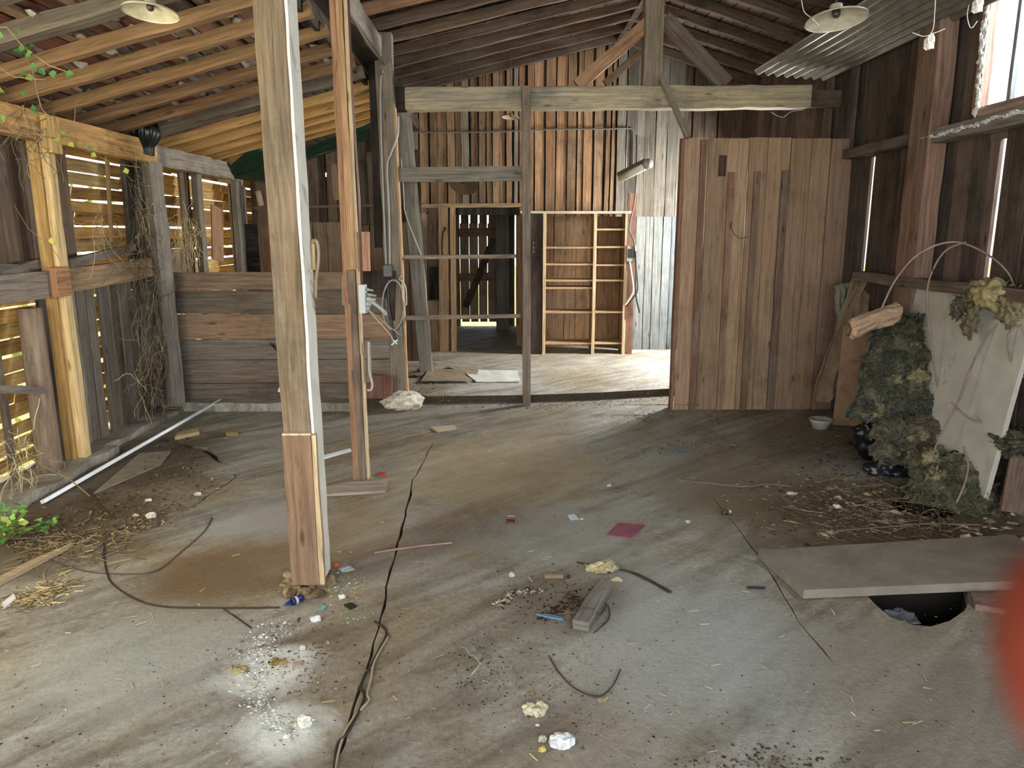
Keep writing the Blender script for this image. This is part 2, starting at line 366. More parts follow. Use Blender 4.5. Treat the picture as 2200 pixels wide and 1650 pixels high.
# concrete curb below the plank partition, footing along the left wall
mb = MB(); a, b = G(312, 884), G(742, 884)
mb.board((a.x-.1, a.y+.14, .03), (b.x+.05, b.y+.14, .03), .28, .10, (0, 1, 0), 'ffffff', .008, seg=24)
one('concrete_curb', mb, 'curb', 'low pale concrete curb below the horizontal plank partition', 'curb')
mb = MB(); mb.board((-3.0, 1.5, .0), (-2.98, 5.3, .0), .34, .12, (1, 0, 0), 'e8e0c8', .015, seg=24); mb.board((-3.03, 5.3, .0), (-3.0, 6.7, .0), .24, .09, (1, 0, 0), 'b8b0a0', .015, seg=12)
one('concrete_footing', mb, 'curb', 'whitish concrete footing along the bottom of the left plank wall', 'footing')
# ---- left wall: horizontal outer slats + upright inner planks
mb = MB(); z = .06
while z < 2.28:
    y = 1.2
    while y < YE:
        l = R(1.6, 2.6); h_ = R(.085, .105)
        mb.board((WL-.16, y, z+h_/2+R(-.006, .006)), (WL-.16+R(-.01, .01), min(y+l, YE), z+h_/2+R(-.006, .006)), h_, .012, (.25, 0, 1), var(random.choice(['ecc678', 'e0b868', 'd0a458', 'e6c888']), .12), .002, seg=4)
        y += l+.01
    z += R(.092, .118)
mb.build('wall_left', 'slat_wood_glow')['kind'] = 'structure'
mb = MB()
def inner(x0, x1, py, z0, z1, tints, wmin=.09, wmax=.15, gap=.006, X=WL, mb=None):
    ya, yb = at_x(x0, py, X).y, at_x(x1, py, X).y; y = ya
    while y < yb-.02:
        w_ = min(R(wmin, wmax), yb-y)
        mb.board((X+R(-.012, .012), y+w_/2, z0+R(-.03, .02)), (X+R(-.012, .012), y+w_/2+R(-.012, .012), z1), w_-gap*R(.3, 1.8), .022, (0, 1, 0), var(random.choice(tints)), .002)
        y += w_
BR = ['6b543e', '5d4936', '77604a', '52402f']; GY = ['857a69', '7a6f60', '6d6254', '948775']
inner(-420, 92, 500, 1.2, 2.2, BR, mb=mb); inner(118, 162, 500, 1.15, 2.2, ['7a5f48', '6b543e'], mb=mb)
inner(272, 330, 500, 1.15, 2.2, ['4c4034', '5a4a3a'], mb=mb); inner(395, 414, 500, .9, 2.2, BR, mb=mb)
inner(497, 532, 500, .9, 2.15, GY, mb=mb)
inner(350, 398, 560, .9, 1.45, ['8a7050', '7b6145'], mb=mb)
inner(-420, -30, 900, 0.02, 1.24, GY, mb=mb); inner(8, 22, 900, 0.1, 1.24, ['6d5844'], mb=mb)
inner(112, 158, 900, 0.02, 1.24, ['3f362c', '4b4034'], mb=mb)
inner(168, 230, 900, 0.03, 1.24, GY, gap=.012, wmin=.12, wmax=.17, mb=mb); inner(238, 262, 900, 0.03, 1.24, GY, wmin=.12, wmax=.2, mb=mb)
inner(266, 322, 900, 0.03, 1.24, GY, gap=.012, mb=mb); inner(322, 372, 900, 0.03, 1.3, ['5d5347', '4e453a'], mb=mb)
# far left beyond the partition
yy = at_x(553, 500, WL).y
mb.build('wall_left', 'wood')['kind'] = 'structure'
# ---- lean-to end wall (upright dark planks, ragged tops) behind the partition
YL = 8.9
mb = MB(); x = at_y(552, 480, YL).x
while x < -1.02:
    w_ = R(.12, .2); top = 1.72
    mb.board((x+w_/2, YL, .05), (x+w_/2+R(-.01, .01), YL, top), w_-.008, .024, (1, 0, 0), var(random.choice(['84694c', '75593d', '6b5a48', '8b7051'])), .002)
    if R(0, 1) < .85: mb.board((x+w_/2, YL-.02, top-.04), (x+w_/2+R(-.02, .02), YL-.02, min(zlean(x)-.1, 2.15+R(.0, .45))), w_-.03, .02, (1, 0, 0), var(random.choice(['5e4c3a', '6f5a45', '4a3b2c'])), .003)
    x += w_
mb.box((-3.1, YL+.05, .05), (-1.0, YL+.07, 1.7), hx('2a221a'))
mb.board(at_y(545, 446, YL-.04), at_y(830, 441, YL-.04), .03, .03, (0, 0, 1), '6d5a44')
for px, y0, y1, c in ((652, 358, 446, 'b89c72'), (610, 455, 580, '6a5238'), (724, 352, 430, 'a08058'), (562, 410, 442, 'c8b08a')):
    mb.board(at_y(px, y1, YL-.06), at_y(px-8, y0, YL-.06), .06, .02, (1, 0, 0), c)
mb.build('wall_leanto', 'wood')['kind'] = 'structure'
# ---- back wall
mb = MB()
def strip(x0, x1, z0, z1, Y, tints, wmin, wmax, mb, lap=True, gap=.012, zf=None):
    x = x0; i = 0
    while x < x1-.015:
        w_ = min(R(wmin, wmax), x1-x); zt = z1 if zf is None else zf(x+w_/2)
        mb.board((x+w_/2+R(-.006, .006), Y-(i % 2)*.018*lap, z0), (x+w_/2+R(-.01, .01), Y-(i % 2)*.018*lap, zt), w_-gap*R(.2, 2), .02, (1, 0, 0), var(random.choice(tints), .16), .002)
        x += w_; i += 1
OR = ['b4865a', 'a87a4c', '9a7048', 'b88e60', 'aa8056', '906c48', 'b48a60']
def px2x(px, Y, py=400): return at_y(px, py, Y).x
ztop = lambda x: zmain(x)+.08
zdo = at_y(1000, 440, YB).z; zsh = at_y(1250, 462, YB).z
strip(-1.07, 3.1, zsh, 0, YB+.06, ['2a2018', '241c16'], .1, .15, mb, lap=False, zf=ztop, gap=0.0)  # dark backing added to stop daylight slits and blacken the plank gaps
# planks above the doorway / shelf, left section, grey right section
strip(px2x(862, YB), px2x(1114, YB), zdo, 0, YB, OR+['8e8474', '9a8f80'], .07, .15, mb, zf=ztop, gap=.018)
strip(px2x(1114, YB), px2x(1320, YB), zsh-.02, 0, YB, OR+['9a8f80'], .08, .15, mb, zf=ztop, gap=.018)
strip(px2x(1322, YB), px2x(1462, YB), zsh-.02, 0, YB-.02, ['7c766a', '6e675c', '867e72', '5c564e'], .09, .15, mb, lap=False, zf=ztop, gap=.005)
strip(px2x(1462, YB), 3.1, ZB, 0, YB-.02, ['5b4636', '4d3a2c', '644c3a'], .1, .17, mb, zf=ztop)
strip(-1.07, px2x(974, YB, 600), ZB, zdo, YB, ['a8784a', '9a7048', '8f6c48', 'b08052'], .1, .16, mb, lap=False)
strip(px2x(1112, YB, 600), px2x(1345, YB, 600), ZB, zdo, YB+.33, ['a87a48', '9c7040', 'b5854e'], .14, .18, mb, lap=False, gap=.003)
strip(px2x(1345, YB, 600), px2x(1462, YB, 600), ZB, zsh, YB-.01, ['7c8486', '6e7678', '868e8e', '626a6c'], .1, .13, mb, lap=False, gap=.008)
strip(-3.15, -1.0, .05, 0, YB, BR, .1, .2, mb, zf=lambda x: zlean(x)+.1)
mb.build('wall_back', 'wood')['kind'] = 'structure'
# end wall beyond the doorway, with daylight gaps
mb = MB(); x = -3.2; i = 0
while x < 3.1:
    w_ = .15 if -.9 < x < .4 else R(.12, .16); g_ = .028 if -.9 < x < .4 else .001
    z0 = .14 if -.62 < x < .1 else ZB
    mb.board((x+w_/2, YE, z0), (x+w_/2, YE, zmain(max(-1, x))+.1 if x > -1.07 else zlean(x)+.1), w_-g_*R(.7, 1.2), .022, (1, 0, 0), var(random.choice(['8a7054', '7a6048', '94785c'])), .001)
    x += w_
mb.build('wall_far', 'wood')['kind'] = 'structure'
# ---- right wall with the high window and two daylight cracks
mb = MB(); y = -2.2
yc1, yc2 = at_x(1872, 470, WR).y, at_x(2144, 470, WR).y
wy0, wy1 = 2.75, at_x(2122, 150, WR).y; wz0 = at_x(2130, 240, WR).z; wz1 = wz0+.95
oy0, oy1, oz0, oz1 = 8.0, 9.45, 1.0, 2.35
zg = at_x(1885, 335, WR).z; zs = at_x(1860, 583, WR).z
while y < YE:
    w_ = R(.13, .19)
    for yc in (yc1, yc2):
        if y < yc <= y+w_: w_ = yc-y
    y1 = y+w_; ym = (y+y1)/2; t = var(random.choice(['5e4a42', '54423a', '6b544a', '4c3d38']), .15)
    def pl(z0, z1, k=0):
        mb.board((WR+R(-.006, .006), ym+k/2, z0), (WR+R(-.006, .006), ym+k/2, z1), w_-.001-k, .024, (0, 1, 0), t, .0008)
    top = 3.45
    if wy0 < ym < wy1:
        if abs(y-yc2) < 1e-4: pl(0, zs); pl(zs, zg-.05, .054); pl(zg-.05, wz0)
        else: pl(0, wz0)
        pl(wz1, top)
    elif oy0 < ym < oy1: pl(0, oz0); pl(oz1, top)
    elif abs(y-yc1) < 1e-4: pl(0, zs); pl(zs, zg, .078); pl(zg, top)
    elif abs(y-yc2) < 1e-4: pl(0, zs); pl(zs, zg, .054); pl(zg, top)
    else: pl(0, top)
    y = y1
mb.build('wall_right', 'wood_dark')['kind'] = 'structure'
# ---- roof decking (boards running along the building), tiles on top
mb = MB(); x = -3.45
while x < -1.2:
    w_ = R(.11, .18); s_ = .05
    y = -2.2
    while y < YE:
        l = R(.35, .9) if y > 2 else 2.0
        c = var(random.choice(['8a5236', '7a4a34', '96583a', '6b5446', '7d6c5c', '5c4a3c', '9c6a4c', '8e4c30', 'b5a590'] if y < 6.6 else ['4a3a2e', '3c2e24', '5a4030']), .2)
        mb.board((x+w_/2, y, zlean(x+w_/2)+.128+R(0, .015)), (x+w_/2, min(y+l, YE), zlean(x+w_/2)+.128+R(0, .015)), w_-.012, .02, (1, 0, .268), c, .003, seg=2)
        y += l
    x += w_
# battens and mortar-white tile ends seen between the lean-to rafters
for k in range(8):
    xb = -3.0+k*.235
    mb.board((xb, 1.5, zlean(xb)+.098), (xb, 6.7, zlean(xb)+.098), .045, .03, (1, 0, .268), '9a7a5c', .003)
    y = 2.6
    while y < 6.7:
        if R(0, 1) < .62:
            mb.blob((xb+.05, y, zlean(xb)+.105), (.035, R(.03, .07), .02), random.choice(['c8b8a4', 'b09a88', 'd2c8b8', 'b08874']), .4, sub=1, seed=k+y)
        y += R(.12, .3)
mb.build('ceiling', 'wood')['kind'] = 'structure'
mb = MB(); x = -1.15
while x < 3.4:
    w_ = R(.11, .15); xm = x+w_/2; xs = xm
    y = -2.2
    while y < YE:
        l = R(.8, 2.2)
        c = var(random.choice(['4a382a', '3e2e22', '584234', '644a3a', '382a20'] if xm < 1.4 else ['6e5448', '785c4e', '644a40', '7c6052']), .15)
        mb.board((xm, y, zmain(xm)+.115), (xm, min(y+l, YE), zmain(xm)+.115), w_-.006, .02, (1, 0, .235 if xm < 1.47 else -.3), c, .001, seg=2)
        if 3 < y < 9.5 and R(0, 1) < .12: mb.board((xm, y, zmain(xm)+.101), (xm, y+R(.05, .12), zmain(xm)+.101), w_*.7, .006, (1, 0, .235 if xm < 1.47 else -.3), 'c9c0ae', .003, seg=1)
        y += l
    x += w_
mb.build('ceiling', 'wood_dark')['kind'] = 'structure'
mb = MB(); c = hx('33261e')
for xa, za, xb, zb in ((-3.8, zlean(-3.8)+.19, -1.0, zlean(-1.0)+.19), (-1.25, zmain(-1.25)+.18, 1.47, 4.03), (1.47, 4.03, 3.8, zmain(3.8)+.18)):
    mb.board(((xa+xb)/2, -2.4, (za+zb)/2), ((xa+xb)/2, YE+.3, (za+zb)/2), math.hypot(xb-xa, zb-za), .03, (xb-xa, 0, zb-za), c, 0, seg=1)
mb.board((-1.16, -2.4, 3.1), (-1.16, YE, 3.1), .45, .03, (0, 0, 1), hx('3c2e22'), 0, seg=1)
mb.build('roof', 'matte')['kind'] = 'structure'
# outside ground and hedge seen through the gaps
mb = MB(); mb.box((-40, -30, -.6), (40, 50, -.5), 'ffffff'); mb.build('ground', 'grass_ground')['kind'] = 'structure'
mb = MB()
for i in range(1600):
    p = V((R(-5.6, -4.2), R(0, 13), R(-.4, 2.3))); mb.leaf(p, (R(-1, 1), R(-1, 1), R(-1, 1)), (R(-1, 1), R(-1, 1), R(.2, 1)), R(.08, .2), R(.06, .12), random.choice(['c9b440', 'a8a838', 'd8c860', '8f9a34']))
one('hedge', mb, 'leafy', 'sunlit yellow-green hedge glimpsed through the slats of the left wall', 'hedge', kind='stuff')

# ================================================================== FRAME TIMBERS
def vpost(name, label, base, top, w_, t_, tint, mat='wood', side=(1, 0, 0), group=None, jit=.003, **k):
    mb = MB(); mb.board(base, top, w_, t_, side, tint, jit, **k)
    return one(name, mb, mat, label, 'post' if 'post' in name else 'beam', group)
def span(a, b): return V(a), V(b)
# big front post
b0 = G(660, 1268); FY = b0.y+.08; fx = b0.x
fp = empty('timber_post', (fx, FY, 0), 'tall thick weathered post with a whitewashed right side and plank-clad foot, nearest the camera', 'post')
mb = MB()
c = hx('806a4c'); mb.board((fx-.003, FY, .03), (fx-.022, FY, 3.05), .125, .13, (1, 0, 0), c, .0022, seg=16)
mb.build('post_body', 'wood', fp, bevel=.008)
mb = MB(); mb.board((fx+.066, FY+.01, .03), (fx+.046, FY+.01, 3.05), .012, .15, (1, 0, 0), 'f4ecd6', .0015, seg=24)
o = mb.build('painted_face', 'whitewash', fp); o['label'] = 'whitewashed side of the post'
zt = at_y(640, 934, FY-.08).z
mb = MB(); mb.board((fx-.004, FY-.078, .03), (fx-.006, FY-.078, zt), .125, .022, (1, 0, 0), '86664a', .002)
mb.board((fx-.004, FY-.08, zt), (fx-.004, FY-.08, zt+.008), .125, .024, (1, 0, 0), 'd8c49a', .001, seg=1)
o = mb.build('foot_board', 'wood_fresh', fp); o['label'] = 'reddish brown board nailed to the foot'
mb = MB(); mb.board((fx+.072, FY-.07, .03), (fx+.066, FY-.07, zt), .02, .035, (1, 0, 0), 'c9ab7c', .002)
mb.build('edge_strip', 'wood_fresh', fp)
mb = MB()
for i in range(26): mb.blob((fx+.01+R(-.13, .13), FY-.02+R(-.11, .1), .008), (R(.02, .05), R(.02, .05), R(.015, .035)), var(random.choice(['8a7454', '6e5a40', 'a09070']), .1), .35, sub=2, seed=i, flat=0)
one('stone_footing', mb, 'stone', 'rough crumbled mortar footing under the nearest thick post', 'footing')
# second post
b1 = G(770, 1033); SY = b1.y+.06; sx = b1.x
sp = empty('timber_post', (sx, SY, 0), 'slender built-up post of several brown laths carrying a grey electrical box', 'post')
def sub(px, Y): return at_y(px, 700, Y).x
mb = MB(); mb.board((sx-.018, SY, 0), (sx-.035, SY, 3.1), .035, .09, (1, 0, 0), 'a0714a', .002, seg=16); mb.build('left_lath', 'wood_fresh', sp)
mb = MB(); mb.board((sx+.022, SY, 0), (sx+.005, SY, at_y(770, 580, SY).z), .052, .09, (1, 0, 0), '786050', .002, seg=10); mb.build('lower_lath', 'wood', sp)
mb = MB(); mb.board((sx+.012, SY-.002, at_y(770, 580, SY).z+.003), (sx-.01, SY-.002, 3.1), .058, .08, (1, 0, 0), 'b58a5c', .002, seg=10); mb.build('upper_lath', 'wood_fresh', sp)
mb = MB(); mb.board((sx+.055, SY+.01, 0), (sx+.05, SY+.01, at_y(790, 760, SY).z), .014, .07, (1, 0, 0), 'dcc08e', .002)
mb.board((sx+.046, SY+.01, at_y(790, 760, SY).z), (sx+.03, SY+.01, 3.1), .012, .07, (1, 0, 0), 'e0c088', .002); mb.build('pale_strip', 'wood_fresh', sp)
for px, y0, y1, wd, c in ((745, 592, 655, .05, 'a98a6a'), (786, 498, 582, .055, 'b98660'), (793, 732, 820, .03, '8c7a66')):
    mb = MB(); mb.board(at_y(px, y1, SY+.03), at_y(px-2, y0, SY+.03), wd, .03, (1, 0, 0), c, .001); mb.build('nailed_block', 'wood', sp)
mb = MB(); pc = [at_y(p[0], p[1], SY-.03) for p in ((746, -60), (757, 200), (771, 420), (779, 640))]; mb.tube(pc, .007, '6a4640', 8)
one('conduit_pipe', mb, 'plastic', 'thin brown conduit running down the slender built-up post into the grey box', 'pipe', smooth=True)
# longitudinal eaves beam
mb = MB(); a_, b_ = at_y(818, 118, 6.9), at_x(752, -10, -1.02)
mb.board((-1.03, 2.0, 3.12), (-1.03, 7.0, 3.14), .09, .17, (1, 0, 0), 'a89c88', .004, seg=20)
one('eaves_beam', mb, 'wood_gray', 'long grey purlin running from above the camera back to the tie beam end', 'beam')
mb = MB(); mb.board((-1.04, 7.0, 2.93), (-1.04, YE, 2.93), .10, .14, (1, 0, 0), '4c3c2c', .003, seg=12)
one('eaves_beam', mb, 'wood_dark', 'dark purlin continuing behind the tie beam over the back room', 'beam')
# tie beam
TY = 6.98
tz0, tz1 = at_y(1100, 236, TY-.07).z, at_y(1100, 187, TY-.07).z
tb = empty('tie_beam', (1, TY, tz0), 'massive pale squared tie beam spanning the room, blackened at its left end', 'beam')
mb = MB(); xl, xr = at_y(842, 210, TY).x, at_y(1738, 200, TY).x
mb.board((xl+.12, TY, (tz0+tz1)/2), (xr, TY, (tz0+tz1)/2+.03), tz1-tz0, .15, (0, 0, 1), 'b9a882', .004, seg=26); mb.build('beam_body', 'wood_gray', tb, bevel=.01)
mb = MB(); mb.board((xl-.16, TY, (tz0+tz1)/2), (xl+.12, TY, (tz0+tz1)/2), tz1-tz0+.002, .151, (0, 0, 1), '2e261c', .003, seg=4)
o = mb.build('charred_end', 'wood_charred', tb); o['label'] = 'blackened end of the beam'
mb = MB(); mb.board((xr, TY+.03, (tz0+tz1)/2+.02), (3.12, TY+.03, (tz0+tz1)/2+.02), .14, .1, (0, 0, 1), '5a4a3c', .003, seg=4); mb.build('tenon_end', 'wood_dark', tb)
# king post and struts
kx = at_y(1401, 100, TY).x
vpost('king_post', 'broad grey-brown king post standing on the middle of the tie beam', (kx, TY, tz1), (kx, TY, 4.0), .165, .13, '8a7862')
st = lambda a, b, c, lab, w_=.11, mat='wood': one('strut', MB().board(a, b, w_, .06, (1, 0, 0), c, .003), mat, lab, 'strut')
st(at_y(1240, 184, TY), at_y(1395, 48, TY), 'b08050', 'orange-brown diagonal strut rising from the tie beam to the left side of the king post')
st(at_y(1560, 182, TY+.05), at_y(1425, 40, TY+.05), '6b5a4c', 'dark diagonal strut falling from the right side of the king post to the tie beam', .14)
st(at_y(1300, 180, YB-.2), at_y(1390, 100, YB-.2), '6b5238', 'dark brown strut behind the orange one, close to the rear gable', .09, 'wood_dark')
# charred post and stone at the left end of the tie beam
PY = 6.86
pb = G(850, 862); 
mb = MB(); X3 = at_y(846, 700, PY).x
rp = empty('timber_post', (X3, PY, 0), 'grey-brown post on a rough stone block carrying the switch box and looped cable', 'post')
mb.board((X3+.03, PY, .09), (X3-.01, PY, tz1+.42), .155, .13, (1, 0, 0), '8a7a66', .006, seg=18); mb.build('post_body', 'wood', rp, bevel=.01)
mb = MB(); mb.board((X3+.115, PY-.03, .09), (X3+.075, PY-.03, tz0), .018, .08, (1, 0, 0), 'c09868', .002); mb.build('edge_lath', 'wood_fresh', rp)
mb = MB(); mb.board((X3-.10, PY+.05, tz0-1.2), (X3-.10, PY+.05, tz1+.3), .10, .08, (1, 0, 0), '2c241c', .004); mb.build('charred_plank', 'wood_charred', rp)
mb = MB(); a, b = G(822, 886), G(900, 884)
mb.blob(((a.x+b.x)/2, 6.75, .055), (.19, .16, .1), 'd8d0bc', .18, 3, sub=3, seed=2, flat=0)
one('stone_block', mb, 'stone', 'rough whitish stone block under the post with the looped cable', 'stone', smooth=False)
# slim central post with rails
CY = 6.86; cb = at_y(1130, 600, CY).x
vpost('slim_post', 'slim brown square post in the middle, in front of the tie beam and back doorway', (cb+.01, CY-.04, 0), (cb-.005, CY-.04, tz1-.01), .075, .06, '8a7560')
zr = at_y(900, 375, CY).z
one('rail', MB().board(at_y(855, 376, CY), at_y(1140, 373, CY), .125, .03, (0, 0, 1), '827a68', .003), 'wood_gray', 'wide grey horizontal board fixed between the switch box post and slim post', 'rail')
one('rail', MB().board(at_y(855, 553, CY), at_y(1108, 551, CY+.2), .035, .03, (0, 0, 1), 'a08a70', .002), 'wood', 'thin horizontal lath at chest height, upper of two across the back opening', 'rail')
one('rail', MB().board(at_y(843, 683, CY), at_y(1118, 679, CY), .035, .03, (0, 0, 1), '94806a', .002), 'wood', 'thin horizontal lath at knee height, lower of two across the back opening', 'rail')
# leaning grey plank and frame behind
one('leaning_plank', MB().board(at_z_(915, 800) if False else at_y(916, 796, 7.35), at_y(868, 242, 7.0), .13, .03, (1, 0, 0), '8f8876', .005), 'wood_gray', 'tall grey plank leaning behind the switch box post', 'plank')
one('leaning_plank', MB().board(at_y(908, 770, 8.6), at_y(893, 440, 8.9), .1, .03, (1, 0, 0), '8a7458', .004), 'wood', 'short brown plank standing behind the grey leaning plank', 'plank')
# ---- left frame
yp = G(160, 1012); LX = -2.93; yY = at_x(112, 500, LX).y
lp = empty('timber_post', (LX, yY, 0), 'bright yellow-brown post of doubled new lumber on the left wall', 'post')
ya = at_x(160, 1010, LX+.0)
mb = MB(); mb.board((LX-.03, yY-.02, .03), (LX-.03, yY-.02, 2.28), .075, .07, (0, 1, 0), 'd0a048', .002, seg=10); mb.build('back_stud', 'wood_fresh', lp, bevel=.004)
mb = MB(); mb.board((LX+.03, yY+.015, .02), (LX+.02, yY+.015, 2.14), .08, .055, (0, 1, 0), 'e8c47c', .002, seg=10); mb.build('front_stud', 'wood_fresh', lp, bevel=.004)
mb = MB(); mb.board((LX+.06, yY, 2.1), (LX+.06, yY, 2.33), .12, .08, (0, 1, 0), 'e2b55c', .002); mb.build('cap_block', 'wood_fresh', lp, bevel=.004)
zp0, zp1 = 2.17, 2.345
ys = at_x(325, 315, LX).y
one('wall_plate', MB().board((LX, -1.5, 2.26), (LX, ys, 2.26), .175, .09, (0, 0, 1), 'e0a850', .002, seg=26), 'wood_stained', 'new yellow wall plate with dark stains along the top of the left wall', 'beam')
one('wall_plate', MB().board((LX-.02, ys, 2.25), (LX-.02, 8.75, 2.26), .17, .09, (0, 0, 1), '9c9080', .004, seg=16), 'wood_gray', 'old grey wall plate beyond the black bag on the left wall', 'beam')
ym = at_x(112, 610, LX).y
one('mid_rail', MB().board((LX, 1.0, at_x(60, 615, LX).z), (LX, ym-.05, at_x(60, 615, LX).z), .17, .07, (0, 0, 1), '8e7e6a', .004), 'wood_gray', 'grey middle rail left of the yellow post', 'rail')
zr2 = at_x(230, 592, LX).z
one('mid_rail', MB().board((LX-.04, ym+.04, zr2-.01), (LX-.04, at_x(345, 580, LX).y, zr2+.03), .16, .07, (0, 0, 1), 'a08058', .004), 'wood_stained', 'stained brown middle rail between the yellow post and the leaning grey post', 'rail')
one('rail_block', MB().board((LX+.05, ym-.08, zr2), (LX+.05, ym+.08, zr2), .19, .06, (0, 0, 1), 'b87e48', .002), 'wood_fresh', 'orange-brown block crossing the yellow post at mid height', 'block')
# log post
lb = G(88, 1020); mb = MB(); lg = [V((-2.98+.02*noise.noise(V((i, 0, 0))), at_x(85, 830, -2.98).y+.02*noise.noise(V((0, i, 0))), .03+i*.1)) for i in range(12)]
mb.tube(lg, .078, '8d7460', 12, .07); one('log_post', mb, 'wood', 'round barked log post standing under the middle rail at the far left', 'post', smooth=True)
one('short_rail', MB().board(at_x(-20, 838, -2.9), at_x(88, 838, -2.9), .05, .03, (0, 0, 1), '7e7264', .003), 'wood_gray', 'short grey cross lath left of the log post', 'rail')
for a, b, c, lab in (((-20, 600), (100, 565), '857868', 'grey plank end lying on the middle rail left of the yellow post'), ((148, 568), (290, 532), '7d7264', 'split grey plank lying on the middle rail right of the yellow post'), ((-20, 578), (92, 576), '6d6052', 'flat dark plank lying along the middle rail at the left edge')):
    one('loose_plank', MB().board(at_x(a[0], a[1], LX+.02), at_x(b[0], b[1], LX-.1), .06, .025, (0, .3, 1), c, .006), 'wood_gray', lab, 'plank')
for a, b, c, w_, lab in (((378, 868), (322, 308), '93887a', .13, 'pale grey leaning post at the left end of the plank partition'), ((330, 872), (308, 330), '4f4438', .15, 'dark split post just left of the pale leaning post')):
    A = at_x(a[0], a[1], -2.9 if w_ == .13 else -3.0); B = at_x(b[0], b[1], -2.9 if w_ == .13 else -3.0); A.z = max(A.z, .02); B.z = 2.18
    B = V((A.x, at_x(b[0], 450, A.x).y+.1, 2.18)) if False else B
    one('wall_post', MB().board(A, B, w_, .09, (0, 1, 0) if False else (.5, 1, 0), c, .006, seg=14), 'wood_gray', lab, 'post')
for px, w_, c, lab in ((428, .12, '857a68', 'narrow grey stud between two slatted openings of the left wall'), (512, .2, '8a8274', 'wide grey stud at the far end of the slatted left wall')):
    yq = at_x(px, 470, -3.0).y
    one('wall_stud', MB().board((-3.0, yq, .1), (-3.0, yq+.01, 2.2), w_, .06, (0, 1, 0), c, .004), 'wood_gray', lab, 'post')
one('lattice_lath', MB().board(at_x(240, 520, -3.03), at_x(230, 335, -3.03), .03, .02, (0, 1, 0), 'b8924e', .002), 'wood_fresh', 'thin yellow lath upright in the slatted opening behind the yellow post', 'lath')
one('wall_patch', MB().board(at_x(468, 560, -3.02), at_x(466, 445, -3.02), .32, .015, (0, 1, 0), 'b07e50', .001), 'wood', 'reddish plywood patch on the slats beside the wide grey stud', 'panel')
# black bag on plate
mb = MB(); bc = at_x(312, 293, LX+.04)
def bag(u, v):
    t = u*2*math.pi; r = .115*(.55+.6*math.sin(math.pi*min(1, v*1.15+.08)))*(1+.1*math.sin(t*9+v*3))
    return bc+V((math.cos(t)*r*.8, math.sin(t)*r*1.1, .15-v*.30))
mb.grid(bag, 54, 14, '0b1512'); one('plastic_bag', mb, 'plastic', 'black plastic bag wrapped round the joint of the two wall plates', 'bag', smooth=True)
# tarpaulin
for pts, Y, lab in ((((495, 355), (565, 300), (570, 392), (505, 385)), 8.3, 'dark green plastic tarp sagging below the rafters left of the thick post'), (((655, 320), (800, 262), (790, 300), (660, 345)), 8.4, 'dark green tarp under the rafters between the two front posts')):
    c4 = [at_y(p[0], p[1], Y+(.25 if i > 1 else 0)) for i, p in enumerate(pts)]
    mb = MB(); mb.grid(lambda u, v: (c4[0].lerp(c4[1], u)).lerp(c4[3].lerp(c4[2], u), v)+V((0, .03*noise.noise(V((u*2.5, v*7, 0))), .025*noise.noise(V((u*2, v*6, 3))))), 24, 16, '0e2c20')
    one('tarp', mb, 'plastic', lab, 'tarp', smooth=True)
# ---- plank partition (six horizontal boards)
QY = 6.8; mb = MB(); ys_ = [584, 623, 674, 728, 772, 822, 857]
xl_, xr_ = at_y(360, 700, QY).x, at_y(836, 700, QY).x
for i in range(6):
    z1, z0 = at_y(600, ys_[i], QY).z, at_y(600, ys_[i+1], QY).z
    mb.board((xl_, QY, (z0+z1)/2), (xr_, QY, (z0+z1)/2), z1-z0-.006, .03, (0, 0, 1), ['8a6c50', '6e6050', 'a27c58', '7e7264', '7c6a58', '6a5c4e'][i], .002)
one('plank_partition', mb, 'wood', 'waist-high partition of six wide horizontal planks on the left', 'partition')
one('upright_batten', MB().board(at_y(588, 590, 7.0), at_y(572, 190, 7.0), .06, .05, (1, 0, 0), '8a4c2e', .002), 'wood_fresh', 'reddish square upright just left of the thick front post', 'post')
one('wall_panel', MB().board(at_y(810, 855, QY-.1), at_y(812, 806, QY-.1), .28, .02, (1, 0, 0), '7a4028', .001), 'wood', 'rust-orange board standing between the slender post and stone block', 'panel')
one('backing_board', MB().board(at_y(800, 800, QY+.03), at_y(800, 580, QY-.02), .42, .015, (1, 0, 0), '3c2a20', .001), 'wood_dark', 'dark brown board behind the slender post, right end of the partition', 'panel')
# ---- rafters
ordn = ['first', 'second', 'third', 'fourth', 'fifth', 'sixth', 'seventh', 'eighth', 'ninth', 'tenth', 'eleventh', 'twelfth', 'thirteenth', 'fourteenth', 'fifteenth', 'sixteenth']
ly = [2.6, 3.05, 3.5, 3.95, 4.36, 4.78, 5.2, 5.64, 6.08, 6.5, 7.0, 7.42, 7.8, 8.2, 8.55]
for i, y in enumerate(ly):
    new = i >= 10; old = i < 4 or i == 9
    c = var('d8a24c' if new else ('6f6250' if old else random.choice(['96703f', '8a643c', '9c7444'])), .06)
    w_ = R(.07, .08) if not old else .08
    mb = MB(); mb.board((-3.35, y, zlean(-3.35)+w_/2), (-1.1, y+R(-.02, .02), zlean(-1.1)+w_/2), w_, .06 if not old else .1, (0, 0, 1), c, .003 if not old else .006)
    desc = 'new yellow' if new else ('rough old grey-brown' if old else 'orange-brown sawn')
    one('rafter', mb, 'wood_fresh' if new else ('wood' if old else 'wood_fresh'), f'{desc} rafter of the low left roof, {ordn[i]} from the camera', 'rafter', 'rafters of the low left roof')
my = [2.6+i*.46 for i in range(16)]
